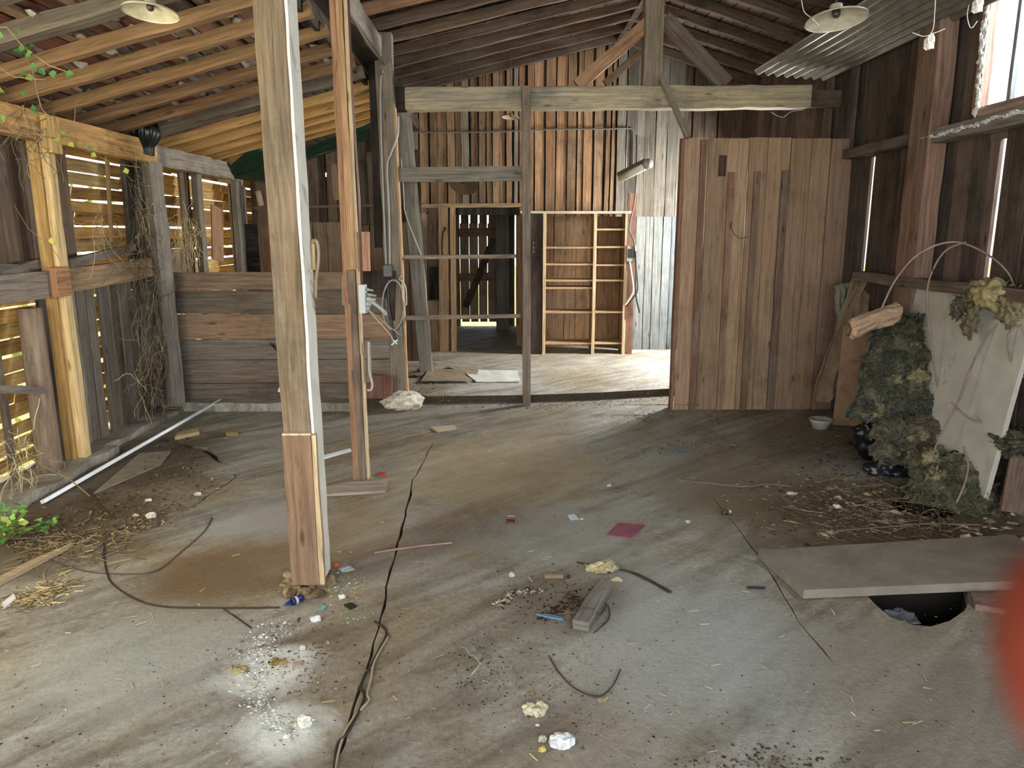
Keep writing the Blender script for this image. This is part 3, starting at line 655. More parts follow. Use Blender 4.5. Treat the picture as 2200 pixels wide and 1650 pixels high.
for i, y in enumerate(my):
    c = var('b07a48' if i in (8,) else random.choice(['5e4634', '4e3a2a', '664c38', '6e5640']), .1)
    w_ = R(.08, .09)
    one('rafter', MB().board((-1.2, y, zmain(-1.2)+w_/2), (1.47, y+R(-.02, .02), zmain(1.469)+w_/2), w_, .06, (0, 0, 1), c, .004), 'wood',
        ('orange-brown' if i == 8 else 'dark brown')+f' rafter on the left slope of the high roof, {ordn[i]} from the camera', 'rafter', 'left slope rafters of the high roof')
    one('rafter', MB().board((1.47, y, zmain(1.471)+w_/2), (3.25, y, zmain(3.25)+w_/2), w_, .06, (0, 0, 1), var('5c483a', .12), .004), 'wood_dark',
        f'dark rafter on the right slope of the high roof, {ordn[i]} from the camera', 'rafter', 'right slope rafters of the high roof')
one('ridge_beam', MB().board((1.47, -2, 3.93), (1.47, YE, 3.93), .15, .07, (0, 0, 1), '4a3a2c', .004), 'wood_dark', 'ridge beam along the top of the high roof above the king post', 'beam')
# corrugated strip under the right eave
mb = MB(); za = at_y(1734, 164, 7.05).z
def corr(u, v): x = 2.36+.70*u; return V((x, 1.5+v*5.7, za+.06*(1-u)+.018*math.cos(u*2*math.pi*8)))
mb.grid(corr, 108, 4, '8c8e8a'); one('corrugated_sheet', mb, 'sheet_metal', 'corrugated grey roofing sheet fixed flat under the right eave beside the window', 'sheet', smooth=True)
# right wall frame
ry = at_x(1965, 560, 3.0).y
one('wall_post', MB().board((3.0, ry, 0), (3.0, ry, za+.2), .24, .13, (0, 1, 0), '8a6450', .004), 'wood', 'broad reddish brown post against the dark right wall', 'post')
zz = at_x(1860, 322, 3.0).z
one('girt', MB().board((3.02, at_x(1812, 345, 3.0).y, zz), (3.02, ry, zz), .08, .08, (0, 0, 1), '6a5a4e', .003), 'wood_dark', 'horizontal girt on the right wall behind the broad reddish post', 'rail')
one('girt', MB().board((3.0, ry, zz-.02), (3.0, 2.0, zz+.01), .09, .1, (0, 0, 1), '80746c', .003), 'wood_gray', 'horizontal girt under the bright window on the right wall', 'rail')
one('ledge', MB().board((2.97, 6.1, zs-.03), (2.97, 3.6, zs-.03), .07, .10, (0, 0, 1), '6a5648', .004), 'wood', 'low ledge along the right wall above the white panel', 'ledge')
for px in (1775, 1825):
    yq = at_x(px, 250, 3.03).y
    one('wall_batten', MB().board((3.05, yq, zz), (3.05, yq, za), .1, .03, (0, 1, 0), '5e4c40', .002), 'wood_dark', 'upright dark batten on the right wall '+('nearer the tie beam end' if px == 1775 else 'between the tie beam end and the girt'), 'batten')
# window
wf = empty('window_1', ((WR), (wy0+wy1)/2, wz0), None, None, kind='structure')
mb = MB(); 
for a, b in (((WR-.02, wy0, wz0), (WR-.02, wy1, wz0)), ((WR-.02, wy0, wz1), (WR-.02, wy1, wz1)), ((WR-.02, wy0, wz0), (WR-.02, wy0, wz1)), ((WR-.02, wy1, wz0), (WR-.02, wy1, wz1))):
    mb.board(a, b, .07, .06, (0, 1, 1) if False else ((0, 0, 1) if a[2] == b[2] else (0, 1, 0)), 'b08a76', .003)
mb.build('window_frame', 'wood', wf)
mb = MB(); yq = at_x(2186, 120, WR).y
mb.board((WR-.01, yq, wz0), (WR-.01, yq, wz1), .03, .03, (0, 1, 0), '8a8e90', .001); mb.build('mullion', 'wood_gray', wf)
mb = MB(); mb.box((WR+.0, wy0, wz0), (WR+.004, wy1, wz1), 'ffffff'); mb.build('pane', 'glass', wf)
# ---- tall plank screen on the right
DY = 6.62; zt_ = at_y(1600, 297, DY).z; dxl, dxr = at_y(1460, 600, DY).x, at_y(1748, 600, DY).x+.12
ps = empty('plank_screen', ((dxl+dxr)/2, DY, 0), 'tall screen of upright brown planks right of the back opening, with a small square hole', 'partition')
xs = [dxl]; mb = MB(); cols = ['a48060', '8f7050', 'a6835e', '967452', '9c7a58', '907052', '947254', '886850', '8c6c52', '7e6450', '785c4a', '785e4c']
wds = [.2, .17, .19, .16, .2, .18, .17, .19, .18, .19, .17, .19, .18]; x = dxl; i = 0
hx0, hx1 = at_y(1543, 350, DY).x, at_y(1560, 350, DY).x; hz0, hz1 = at_y(1550, 379, DY).z, at_y(1550, 334, DY).z
while x < dxr-.02:
    w_ = wds[i % len(wds)]; c = cols[i % len(cols)]; xm = x+w_/2
    if x <= hx0 < x+w_:
        mb.board(((x+hx0)/2, DY, 0), ((x+hx0)/2, DY, zt_), hx0-x, .024, (1, 0, 0), c, 0)
        mb.board(((hx0+hx1)/2, DY, 0), ((hx0+hx1)/2, DY, hz0), hx1-hx0, .024, (1, 0, 0), c, 0)
        mb.board(((hx0+hx1)/2, DY, hz1), ((hx0+hx1)/2, DY, zt_), hx1-hx0, .024, (1, 0, 0), c, 0)
        xr0 = hx1; w_ = .17
        mb.board(((xr0+x+w_)/2, DY, 0), ((xr0+x+w_)/2, DY, zt_), x+w_-xr0, .024, (1, 0, 0), c, 0)
    else: mb.board((xm, DY-(i % 2)*.004, .0), (xm-.01, DY-(i % 2)*.004, zt_+R(-.005, .005)), w_-.006, .024, (1, 0, 0), c, .0015)
    x += w_; i += 1
mb.build('planks', 'wood_screen', ps)
mb = MB(); mb.board(((hx0+hx1)/2, DY+.03, hz0-.1), ((hx0+hx1)/2, DY+.03, hz1+.1), .16, .02, (1, 0, 0), '4a2c22', 0); mb.build('backing_board', 'wood_dark', ps)
for px, y0, y1, k in ((1508, 880, 300, 0), (1568, 880, 370, 1), (1622, 880, 368, 2), (1680, 880, 366, 3)):
    mb = MB(); xb = at_y(px-8, 600, DY-.03).x; mb.board((xb, DY-.026, .0), (xb-.005, DY-.026, at_y(px, y1, DY-.03).z), .055, .02, (1, 0, 0), ['7a5238', '8c5e40', '7c5a42', '6c4c3a'][k], .002)
    mb.build('cover_batten', 'wood', ps)
mb = MB(); mb.board((dxl-.02, DY+.04, 0), (dxl-.02, DY+.04, zt_), .03, .08, (1, 0, 0), '8a5c3c', .002); mb.build('edge_board', 'wood', ps)
one('diagonal_lath', MB().board(at_y(1478, 296, DY-.05), at_y(1424, 172, TY-.12), .045, .03, (1, 0, 0), '8a7c66', .002), 'wood_gray', 'short diagonal lath between the tie beam and the top corner of the plank screen', 'lath')

# ================================================================== BACK ROOM
# shelf unit
SHY = 9.38; e = [at_y(1168, 760, SHY).x, at_y(1273, 760, SHY).x, at_y(1338, 760, SHY).x]; zt2 = at_y(1250, 458, SHY).z; dp = .32
su = empty('shelf_unit', ((e[0]+e[2])/2, SHY+.15, ZB), 'open two-bay wooden shelf unit with pale front edges against the back wall', 'shelf')
for x in e:
    mb = MB(); mb.board((x, SHY+dp/2, ZB), (x, SHY+dp/2, zt2), .022, dp, (1, 0, 0), 'a98254', .001); mb.build('side_panel', 'wood_fresh', su)
    mb = MB(); mb.board((x, SHY-.01, ZB), (x, SHY-.01, zt2), .04, .02, (1, 0, 0), 'd8b88a', .001); mb.build('front_upright', 'wood_fresh', su)
def shelf(i, py, tilt=0):
    z = at_y(1220, py, SHY).z; mb = MB(); mb.board((e[i]+.01, SHY+dp/2, z), (e[i+1]-.01, SHY+dp/2, z+tilt), dp, .022, (0, 1, 0), 'c8a272', .001); mb.build('shelf_board', 'wood_fresh', su)
for py in (532, 568, 603, 619, 671, 738): shelf(0, py)
for py in (493, 531, 570, 603, 671, 738): shelf(1, py)
mb = MB(); mb.board((at_y(1118, 460, SHY).x, SHY+.1, zt2+.01), (at_y(1356, 460, SHY).x, SHY+.1, zt2+.01), .26, .03, (0, 1, 0), 'd8c8a8', .002); mb.build('top_board', 'wood_fresh', su)
# dark side cupboard board with three round knobs
xa, xb = at_y(1118, 600, SHY).x, at_y(1166, 600, SHY).x
dc = empty('dark_board', ((xa+xb)/2, SHY, ZB), 'tall near-black upright board with three round discs, left of the shelf unit', 'board')
mb = MB(); mb.board(((xa+xb)/2, SHY+.02, ZB), ((xa+xb)/2, SHY+.02, zt2-.01), xb-xa-.02, .03, (1, 0, 0), '3a281e', .001); mb.build('board_body', 'wood_dark', dc)
for py in (522, 532, 541):
    mb = MB(); mb.lathe(at_y(1144, py, SHY-.01), [(.022, 0), (.022, .02), (.012, .03)], '4a382c', 14, axis=(0, -1, 0)); mb.build('disc', 'wood_dark', dc)
# post right of shelf, red switch board, cables
xq = at_y(1350, 600, SHY).x
eb = empty('switch_board', (xq, SHY, 1.2), 'reddish brown upright board with a switch panel right of the shelf unit', 'board')
mb = MB(); mb.board((xq+.015, SHY, ZB), (xq+.02, SHY, at_y(1350, 415, SHY).z), .11, .04, (1, 0, 0), '8e5c44', .002); mb.build('board_body', 'wood', eb)
p = at_y(1356, 545, SHY-.03); mb = MB(); mb.box(p-V((.06, .02, .1)), p+V((.06, .02, .1)), 'a8a49c'); pn = mb.build('switch_panel', 'plastic', eb, bevel=.006)
for dx in (-.03, 0, .03):
    mb = MB(); mb.box(p+V((dx-.01, -.035, -.05)), p+V((dx+.01, -.02, .06)), '2a2826'); mb.build('switch', 'plastic', pn) if False else mb.build('switch', 'plastic', eb)
def cable(name, pts, r, c, lab, mat='plastic', cat='cable', n=6, samples=8, group=None):
    P = [V(p) for p in pts]; out = []
    for i in range(len(P)-1):
        p0, p1, p2, p3 = P[max(i-1, 0)], P[i], P[i+1], P[min(i+2, len(P)-1)]
        for k in range(samples):
            t = k/samples; out.append(.5*((2*p1)+(p2-p0)*t+(2*p0-5*p1+4*p2-p3)*t*t+(3*p1-p0-3*p2+p3)*t**3))
    out.append(P[-1]); mb = MB(); mb.tube(out, r, c, n)
    return one(name, mb, mat, lab, cat, group, smooth=True)
S1 = SHY-.06
cable('cable', [at_y(*q, S1) for q in ((1368, 290), (1368, 340), (1366, 400), (1362, 440), (1352, 490), (1362, 520), (1366, 560), (1370, 620), (1360, 640), (1345, 660))], .009, '2c2a28', 'black cable looping down beside the switch board right of the shelves')
cable('cable', [at_y(*q, S1) for q in ((1366, 540), (1367, 580), (1366, 630), (1374, 672))], .011, '2e3236', 'short thick black cable hanging straight down the grey boards')
cable('cable', [at_y(*q, S1) for q in ((1352, 560), (1358, 600), (1360, 625), (1350, 645), (1342, 655))], .014, 'c9bfae', 'thick white cable bundle drooping below the switch panel')
cable('cable', [at_y(*q, YB-.05) for q in ((872, 284), (960, 284), (1060, 283), (1180, 278), (1300, 277), (1350, 276), (1360, 285), (1360, 350), (1358, 380))], .011, '6e6a62', 'grey cable clipped level across the upper back wall')
# fluorescent lamp
la, lb_ = at_y(1334, 379, 8.7), at_y(1392, 350, 8.2)
fl = empty('fluorescent_lamp', la.lerp(lb_, .5), 'white fluorescent tube lamp hanging aslant in front of the back wall', 'lamp')
mb = MB(); mb.board(la+V((0, 0, .02)), lb_+V((0, 0, .02)), .11, .04, (1, .2, 0), '8e8a80', .0); mb.build('housing', 'metal', fl, bevel=.004)
mb = MB(); mb.tube([la-V((0, 0, .02)), lb_-V((0, 0, .02))], .042, 'f2eedd', 14); mb.build('diffuser', 'plastic', fl, smooth=True)
mb = MB(); d = (lb_-la).normalized(); mb.tube([lb_-d*.02-V((0, 0, .01)), lb_+d*.02-V((0, 0, .01))], .055, '9a958a', 14); mb.build('end_cap', 'plastic', fl, smooth=True)
for q, r_ in ((la.lerp(lb_, .2), (1346, 270)), (lb_, (1392, 260))):
    mb = MB(); mb.tube([q+V((0, 0, .04)), V((q.x, q.y, zmain(q.x)))], .003, 'b8b0a0', 4); mb.build('hanging_wire', 'metal', fl)
# hanging pan-shaped lamps
def shade_lamp(c, r, lab, tilt=(0, 0, 1), tint='c8bfa6', cobweb=False, top=None):
    t = V(tilt).normalized(); e0 = empty('pendant_lamp', c, lab, 'lamp')
    mb = MB(); mb.lathe(c, [(r, 0), (r*.98, .008), (r*.55, r*.22), (r*.22, r*.36), (r*.2, r*.5), (r*.05, r*.52)], tint, 32, t, cap=False)
    mb.lathe(c, [(r*.97, .004), (r*.53, r*.2), (r*.1, r*.34)], tint, 32, t, cap=False); mb.build('lamp_shade', 'enamel', e0, smooth=True)
    mb = MB(); mb.lathe(c, [(r*.14, r*.36), (r*.13, r*.16), (r*.08, r*.1)], '3c3630', 14, t); mb.build('lamp_socket', 'plastic', e0, smooth=True)
    mb = MB(); mb.tube([c+t*r*.5, V((c.x, c.y, zmain(c.x)+.11 if c.x > -1.0 else zlean(c.x)+.06))], .004, '4a4640', 5); mb.build('lamp_cord', 'plastic', e0)
    return e0
shade_lamp(at_y(1797, 44, 4.1), .155, 'dusty white enamel lamp shade hung with cobwebs near the bright window', (-.05, .14, 1), 'd0c8b4', top=3.6)
shade_lamp(at_y(323, 29, 3.25), .108, 'clean cream enamel lamp shade under the low left roof', (.05, .1, 1), 'd8cfae', top=2.72)
shade_lamp(at_y(1097, 253, 8.9), .10, 'small distant white lamp shade just below the tie beam', (.1, .1, 1), 'c0a888', top=3.7)
shade_lamp(at_y(994, 396, 8.8), .17, 'brown tilted lamp shade hanging behind the wide grey board', (.25, .75, .9), '6e5a44', top=3.45)
# doorway room
DR = 12.25
def dx(px, Y=DR, py=600): return at_y(px, py, Y).x
dd = empty('door_1', (dx(1025), DR-.06, ZB), None, None, kind='structure')
mb = MB(); x = dx(988)
while x < dx(1066):
    mb.board((x+.075, DR-.03, .2), (x+.075, DR-.03, at_y(1025, 480, DR).z), .128, .022, (1, 0, 0), var('9a7a58'), .001); x += .15
mb.build('door_planks', 'wood', dd)
mb = MB()
for a, b in (((985, 500), (1066, 498)), ((985, 596), (1066, 594))): mb.board(at_y(*a, DR-.07), at_y(*b, DR-.07), .13, .03, (0, 0, 1), '846446', .001)
mb.board(at_y(1000, 660, DR-.08), at_y(1062, 512, DR-.08), .11, .03, (1, 0, 0), '4c3828', .001); mb.build('door_brace', 'wood_dark', dd)
one('door_post', MB().board((dx(1080, 11.9), 11.9, ZB), (dx(1080, 11.9), 11.9, 2.6), .21, .15, (1, 0, 0), '7a705f', .003), 'wood_gray', 'wide grey post right of the far plank door', 'post')
one('lintel', MB().board(at_y(890, 443, YB-.05), at_y(1120, 441, YB-.05), .05, .08, (0, 0, 1), 'c0a070', .003), 'wood_fresh', 'pale lintel batten along the top of the back doorway', 'batten')
# frame of posts left of the doorway with a black board for its dark opening
for px, y0, y1, c, w_, lab in ((912, 755, 446, '8a745a', .07, 'left-hand upright of the small frame beside the back doorway'), (955, 755, 446, 'b08a5c', .12, 'wide golden-brown plank beside the back doorway'), (976, 755, 446, 'c09a68', .07, 'pale jamb post on the left side of the back doorway')):
    one('door_frame_post', MB().board(at_y(px, y0, YB-.12), at_y(px-3, y1, YB-.12), w_, .05, (1, 0, 0), c, .003), 'wood_fresh', lab, 'post')
one('dark_hole_board', MB().board(at_y(938, 643, YB-.06), at_y(938, 573, YB-.06), .19, .02, (1, 0, 0), '1c1410', .001), 'wood_dark', 'small near-black square board in place of a window hole left of the back doorway', 'hatch')  # near-black board painted as the shade inside a window hole
one('patch_board', MB().board(at_y(936, 757, YB-.08), at_y(936, 646, YB-.08), .22, .02, (1, 0, 0), 'a8845c', .002), 'wood_fresh', 'brown board below the small near-black square board', 'board')
mb = MB()
sw = empty('hand_saw', at_y(914, 560, YB-.2), 'long rusty saw blade with teeth hanging left of the back doorway', 'saw')
for k in range(22):
    p = at_y(916, 460+k*4.6, YB-.18); b = len(mb.v); c = hx('8a6a4a'); mb.v += [p, p+V((.02, 0, -.01)), p+V((0, 0, -.025)), p+V((0, .004, 0)), p+V((.02, .004, -.01)), p+V((0, .004, -.025))]
    mb.face((b, b+2, b+1), ((0, 0),)*3, c); mb.face((b+3, b+4, b+5), ((0, 0),)*3, c); mb.face((b, b+1, b+4, b+3), ((0, 0),)*4, c); mb.face((b+1, b+2, b+5, b+4), ((0, 0),)*4, c)
mb.build('saw_teeth', 'metal', sw)
mb = MB(); mb.board(at_y(910, 565, YB-.18), at_y(908, 458, YB-.18), .07, .004, (1, 0, 0), '7a6450', 0); mb.build('saw_blade', 'metal', sw)
cable('iron_hook', [at_y(*q, YB-.2) for q in ((953, 488), (957, 492), (952, 500), (950, 530), (951, 548))], .012, '3a2c22', 'rusty iron hook bar hanging on the golden plank beside the doorway', 'metal', 'hook')
one('blue_rag', MB().grid(lambda u, v: at_y(902+u*7, 450+v*22-u*5, YB-.1), 3, 5, '9fc0c8'), 'cloth', 'small pale blue scrap hanging at the left end of the lintel', 'rag')
# wood sheets on the rear floor
for q, c, mt, lab, hgt in ((((990, 797), (1112, 800), (1118, 822), (1022, 822)), 'd8dcd4', 'peeling', 'white peeling board lying on the rear floor behind the slim post', .015),
                      (((922, 797), (985, 800), (1015, 823), (905, 824)), 'a8977c', 'wood', 'buckled brown plywood sheet lying left of the white peeling board', .03),
                      (((880, 800), (925, 795), (905, 812), (876, 812)), '8c7a60', 'wood', 'torn scrap of plywood beside the foot of the grey leaning plank', .03),
                      (((960, 790), (1030, 793), (1025, 808), (990, 806)), 'a89a82', 'wood', 'thin warped board tucked behind the white peeling board', .02)):
    c4 = [G(x, y, ZB) for x, y in q]; mb = MB()
    top = lambda u, v: (c4[0].lerp(c4[1], u)).lerp(c4[3].lerp(c4[2], u), v)+V((0, 0, hgt+abs(.012*noise.noise(V((u*3, v*3, hgt*99))))))
    mb.grid(top, 10, 6, c); mb.grid(lambda u, v: top(1-u, v)-V((0, 0, .012)), 10, 6, c); mb.grid(lambda u, v: top(u, 1)-V((0, 0, .012*v)), 10, 1, c)
    one('board_sheet', mb, mt, lab, 'board')
one('timber_block', MB().board(G(899, 800, ZB+.03), G(915, 798, ZB+.03), .07, .06, (0, 0, 1), '5e5040', .003), 'wood', 'small dark block on the rear floor by the grey leaning plank', 'block')
one('timber_block', MB().board(G(895, 768, ZB+.03), G(908, 768, ZB+.03), .05, .06, (0, 0, 1), 'b8953c', .003), 'wood_fresh', 'tiny yellow wood block on the rear floor behind the switch box post', 'block')

# ================================================================== ELECTRICS ON POSTS
p = at_y(779, 642, SY-.06)
ej = empty('electrical_box', p, 'open grey electrical box with plugs on the slender post', 'electrical box')
mb = MB(); mb.box(p+V((-.02, -.03, -.09)), p+V((.022, .05, .09)), 'b4bcc0'); mb.build('box_body', 'plastic', ej, bevel=.004)
for dz, l, r_, c in ((.06, .05, .008, 'a4a8a8'), (.03, .07, .009, '8c9090'), (.0, .06, .018, '9aa0a0'), (-.03, .03, .02, 'a8aeb0'), (-.06, .02, .02, 'b0b4b4')):
    mb = MB(); mb.lathe(p+V((.02, .0, dz)), [(r_, 0), (r_, l*.5), (r_*.7, l*.6), (r_*.7, l)], c, 12, (1, -.2, -.15)); mb.build('plug_socket', 'plastic', ej, smooth=True)
mb = MB(); mb.tube([p+V((.03, 0, 0)), p+V((.08, -.02, -.03)), p+V((.12, -.03, -.06)), p+V((.15, -.03, -.1))], .012, '9a9c98', 10); mb.build('plug', 'plastic', ej, smooth=True)
cable('wire', [at_y(*q, SY-.06) for q in ((786, 662), (800, 676), (822, 700), (840, 722), (843, 730))], .0025, 'c0b4a8', 'thin pale wire drooping from the grey electrical box, lower strand', cat='wire')
cable('wire', [at_y(*q, SY-.06) for q in ((788, 663), (810, 680), (850, 712), (862, 720))], .0022, 'a89090', 'thin reddish wire stretching from the grey electrical box, upper strand', cat='wire')
mb = MB(); p = at_y(848, 735, SY-.06); mb.tube([p+V((-.02, 0, -.02)), p, p+V((.02, 0, .015))], .006, 'a8c0cc', 8); mb.tube([p+V((-.01, 0, .015)), p+V((.015, 0, -.012))], .004, 'c8d8e0', 6)
one('wire_connector', mb, 'plastic', 'pale blue connector dangling at the end of the thin pale wire', 'connector')
cable('cable', [at_y(*q, SY-.05) for q in ((792, 735), (793, 770), (794, 800), (800, 825), (797, 838), (789, 838))], .008, 'a8a294', 'short grey cable hanging on the lower part of the slender post')
p = at_y(834, 582, PY-.09)
jb = empty('junction_box', p, 'black square junction box on the post with the looped cable', 'electrical box')
mb = MB(); mb.box(p+V((-.045, -.025, -.055)), p+V((.04, .02, .055)), '26282a'); mb.build('box_body', 'plastic', jb, bevel=.005)
for k in ((-.02, -.03), (.01, -.03), (-.02, .03), (.01, .02)):
    mb = MB(); mb.lathe(p+V((k[0], -.025, k[1])), [(.007, 0), (.007, .004)], '5a5c5e', 10, (0, -1, 0)); mb.build('screw', 'metal', jb)
for k, pts, c in ((0, ((824, 150), (818, 175), (818, 260), (822, 380), (826, 480), (830, 572)), '9a9690'), (1, ((855, 250), (854, 290), (840, 330), (832, 360), (836, 450), (838, 570)), 'a8a49c'), (2, ((834, 598), (835, 650), (842, 700), (850, 730)), '3a3836')):
    cable('conduit', [at_y(*q, PY-.085) for q in pts], .011 if k < 2 else .012, c, ['grey conduit running down from the tie beam end to the black junction box', 'second grey cable bending in from the tie beam to the junction box', 'dark cable leaving the bottom of the black junction box'][k])
mb = MB(); lp_ = []; cc = at_y(845, 655, PY-.1)
for k in range(37):
    t = k/36*2*math.pi; lp_.append(cc+V((.098*math.sin(t)+.01*math.cos(t), -.01, .225*math.cos(t))))
mb.tube(lp_, .0095, '8e948e', 8, close=False)
one('cable_coil', mb, 'plastic', 'loop of thick grey-green cable hanging below the black junction box', 'cable', smooth=True)
cable('rope', [at_y(*q, PY-.12) for q in ((862, 592), (858, 600), (866, 606), (872, 620), (873, 655), (866, 640), (864, 606))], .006, 'c8c0ac', 'knotted bit of pale rope beside the looped cable', cat='rope')
cable('cable', [at_y(*q, 3.3) for q in ((678, 640), (679, 600), (683, 570), (684, 540), (680, 520), (674, 516), (671, 524))], .0085, '9a8262', 'brown hose hooked over the right edge of the thick front post', cat='hose')
one('wooden_tool', MB().board(at_y(675, 580, 3.28), at_y(673, 524, 3.28), .014, .014, (1, 0, 0), 'd0b070', .001), 'wood_fresh', 'short pale handle on the right edge of the thick post inside the hose loop', 'handle')
cable('cable', [at_y(*q, 6.98) for q in ((862, 340), (868, 430), (870, 455), (886, 500), (902, 540), (906, 552))], .005, 'b8b4ac', 'thin pale cable falling along the grey leaning plank')
cable('cable', [V((-.965, y, 3.0+.02*math.sin(y*3))) for y in (2.2, 3, 4, 5, 6, 6.8)], .01, '7c7468', 'grey cable clipped along the long grey purlin')
# things hung on the partition
cable('wire_hook', [at_y(*q, QY-.05) for q in ((580, 738), (590, 745), (596, 755), (606, 760), (592, 750), (584, 742))], .005, '2e2c2a', 'bent black wire hooked on the plank partition', 'metal', 'wire')
mb = MB(); mb.board(at_y(602, 843, QY-.03), at_y(611, 822, QY-.03), .05, .01, (1, 0, 0), 'f4f4f4', .001, seg=4); one('plastic_piece', mb, 'plastic', 'white rounded plastic piece sticking out left of the thick post foot', 'plastic')

# ================================================================== RIGHT SIDE CLUTTER
# white panel leaning on wall
A = at_x(1968, 615, 2.97); yn, yf = at_x(2192, 640, 2.97).y-.14, A.y
pw = MB(); pw.board((2.82, (yn+yf)/2, .0), (2.99, (yn+yf)/2, 1.24), yf-yn, .03, (0, 1, 0), 'b9b5a6', .002, seg=10)
one('white_panel', pw, 'peeling', 'large dirty white board leaning against the right wall', 'panel')
# sacking / cloth draped
def drape(px, Y, nu, nv, c, lab, name='cloth', amp=.04, mat='cloth', freq=6, seed=0, thick=False, cat='cloth'):
    q = [at_y(x, y, Y[i] if isinstance(Y, (list, tuple)) else Y) for i, (x, y) in enumerate(px)]
    def f(u, v):
        p = (q[0].lerp(q[1], u)).lerp(q[3].lerp(q[2], u), v)
        return p+V((.3*amp*noise.noise(V((u*freq, v*3, seed))), amp*noise.noise(V((u*freq, v*freq*.5, seed+5)))*2, .3*amp*noise.noise(V((u*freq, v*3, seed+9)))))
    mb = MB(); mb.grid(f, nu, nv, c)
    o = one(name, mb, mat, lab, cat, smooth=True)
    if thick: s = o.modifiers.new('solid', 'SOLIDIFY'); s.thickness = thick
    return o
drape(((1832, 592), (1945, 592), (1945, 760), (1738, 876)), (6.3, 6.0, 5.9, 6.1), 40, 40, '86725a', 'brown sacking draped over the corner beside the plank screen', 'sacking', .07, freq=9, thick=.008, cat='sack')
drape(((1790, 612), (1850, 605), (1842, 690), (1795, 685)), (6.35, 6.3, 6.25, 6.3), 20, 20, '7c7664', 'grey rag bunched at the left end of the ledge', 'rag', .05, freq=5, seed=3, thick=.008, cat='rag')
mb = MB(); q = [at_y(1810, 700, 5.75), at_y(1900, 700, 5.7), G(1848, 925)+V((0, .0, .02)), G(1788, 915)+V((0, 0, .02))]
q = [at_y(1812, 700, 6.0), at_y(1905, 700, 5.9), G(1852, 919)+V((0, 0, .01)), G(1788, 914)+V((0, 0, .01))]
mb.grid(lambda u, v: (q[0].lerp(q[1], u)).lerp(q[3].lerp(q[2], u), v), 6, 6, '9c7a5c')
o = one('cardboard_sheet', mb, 'matte', 'flat tan cardboard sheet standing upright below the crumpled paper roll', 'cardboard'); s = o.modifiers.new('solid', 'SOLIDIFY'); s.thickness = .012
# crumpled paper roll
mb = MB(); pa, pb_ = at_y(1822, 708, 5.0), at_y(1932, 668, 5.1)
def roll(u, v):
    t = u*2*math.pi; c = pa.lerp(pb_, v); r = .082*(1+.28*noise.noise(V((math.cos(t)*1.8, math.sin(t)*1.8, v*3.2)))+.10*noise.noise(V((math.cos(t)*5, math.sin(t)*5, v*12))))
    r *= min(1, .4+6*min(v, 1-v)+.25)
    return c+V((0, math.cos(t)*r, math.sin(t)*r*.8))
mb.grid(roll, 36, 36, 'b89878'); one('paper_roll', mb, 'matte', 'crumpled tan paper roll lying on top of the insulation heap', 'paper', smooth=False)
# insulation
def fibre(mb, c0, rad, n, tints, L=.06, r=.0012):
    for _ in range(n):
        d = V((R(-1, 1), R(-1, 1), R(-.6, 1))).normalized(); p = V(c0)+V((d.x*rad[0], d.y*rad[1], d.z*rad[2]))*R(.9, 1.1)
        pts = [p]
        dd_ = V((R(-1, 1), R(-1, 1), R(-1, 1))).normalized()
        for k in range(3): dd_ = (dd_+V((R(-.7, .7), R(-.7, .7), R(-.7, .7)))).normalized(); pts.append(pts[-1]+dd_*L/3)
        mb.tube(pts, r, var(random.choice(tints), .2), 3, close=False)
def heap(name, lab, parts, mat='fluff', fibres=0, cat='insulation', tints=('a89a66', '6a6a50', '4c4c3c'), drop=None):
    mb = MB()
    for k, (px, py, Y, rad, c, amp) in enumerate(parts):
        mb.blob(at_y(px, py, Y), rad, c, amp, 2.6, sub=4, seed=k+len(lab)*.37, flat=.005)
        if fibres: fibre(mb, at_y(px, py, Y), rad, int(fibres/len(parts)), tints)
    return one(name, mb, mat, lab, cat, smooth=True)
def batt(lab, px, Y, bulge, c, nf, seed, tufts=()):
    q = [at_y(x, y, yy_) for (x, y), yy_ in zip(px, Y)]; N = noise.noise
    def f(u, v, k=0):
        p = (q[0].lerp(q[1], u)).lerp(q[3].lerp(q[2], u), v); w_ = max(0, math.sin(math.pi*u))**.6*max(0, math.sin(math.pi*min(1, .12+.84*v)))**.6
        n_ = .10*N(V((u*3+seed, v*3, 0)))+.06*N(V((u*8, v*8, seed)))+.035*N(V((u*19, v*19, seed)))+.02*N(V((u*45, v*45, seed)))
        e_ = .045*N(V((u*6, v*6, seed+9)))+.02*N(V((u*22, v*22, seed+9)))
        return p+V((e_, -bulge*w_-n_, e_*1.2+.04*N(V((u*9, v*5, seed+4)))))
    mb = MB(); mb.grid(f, 110, 110, c)
    mb.grid(lambda u, v: f(1-u, v)*1+V((0, bulge*.9*math.sin(math.pi*u)*math.sin(math.pi*v)+.06, 0)), 40, 40, c)
    for _ in range(nf):
        p = f(R(.02, .98), R(.02, .98)); d = V((R(-1, 1), R(-1, .2), R(-1, 1))).normalized(); pts = [p]
        for k in range(3): d = (d+V((R(-.7, .7), R(-.7, .7), R(-.7, .7)))).normalized(); pts.append(pts[-1]+d*R(.008, .022))
        mb.tube(pts, .0009, var(random.choice(['a89a66', '6a6a50', '4c4c3c', '8c8460']), .2), 3, close=False)
    for u, v, r_ in tufts:
        for i in range(5): mb.blob(f(u+R(-.05, .05), v+R(-.05, .05)), (r_*R(.5, 1), r_*.4, r_*R(.5, 1)), var('8c8460', .15), .5, 3, sub=3, seed=i+u)
    return one('insulation_batt', mb, 'fluff', lab, 'insulation', smooth=True)
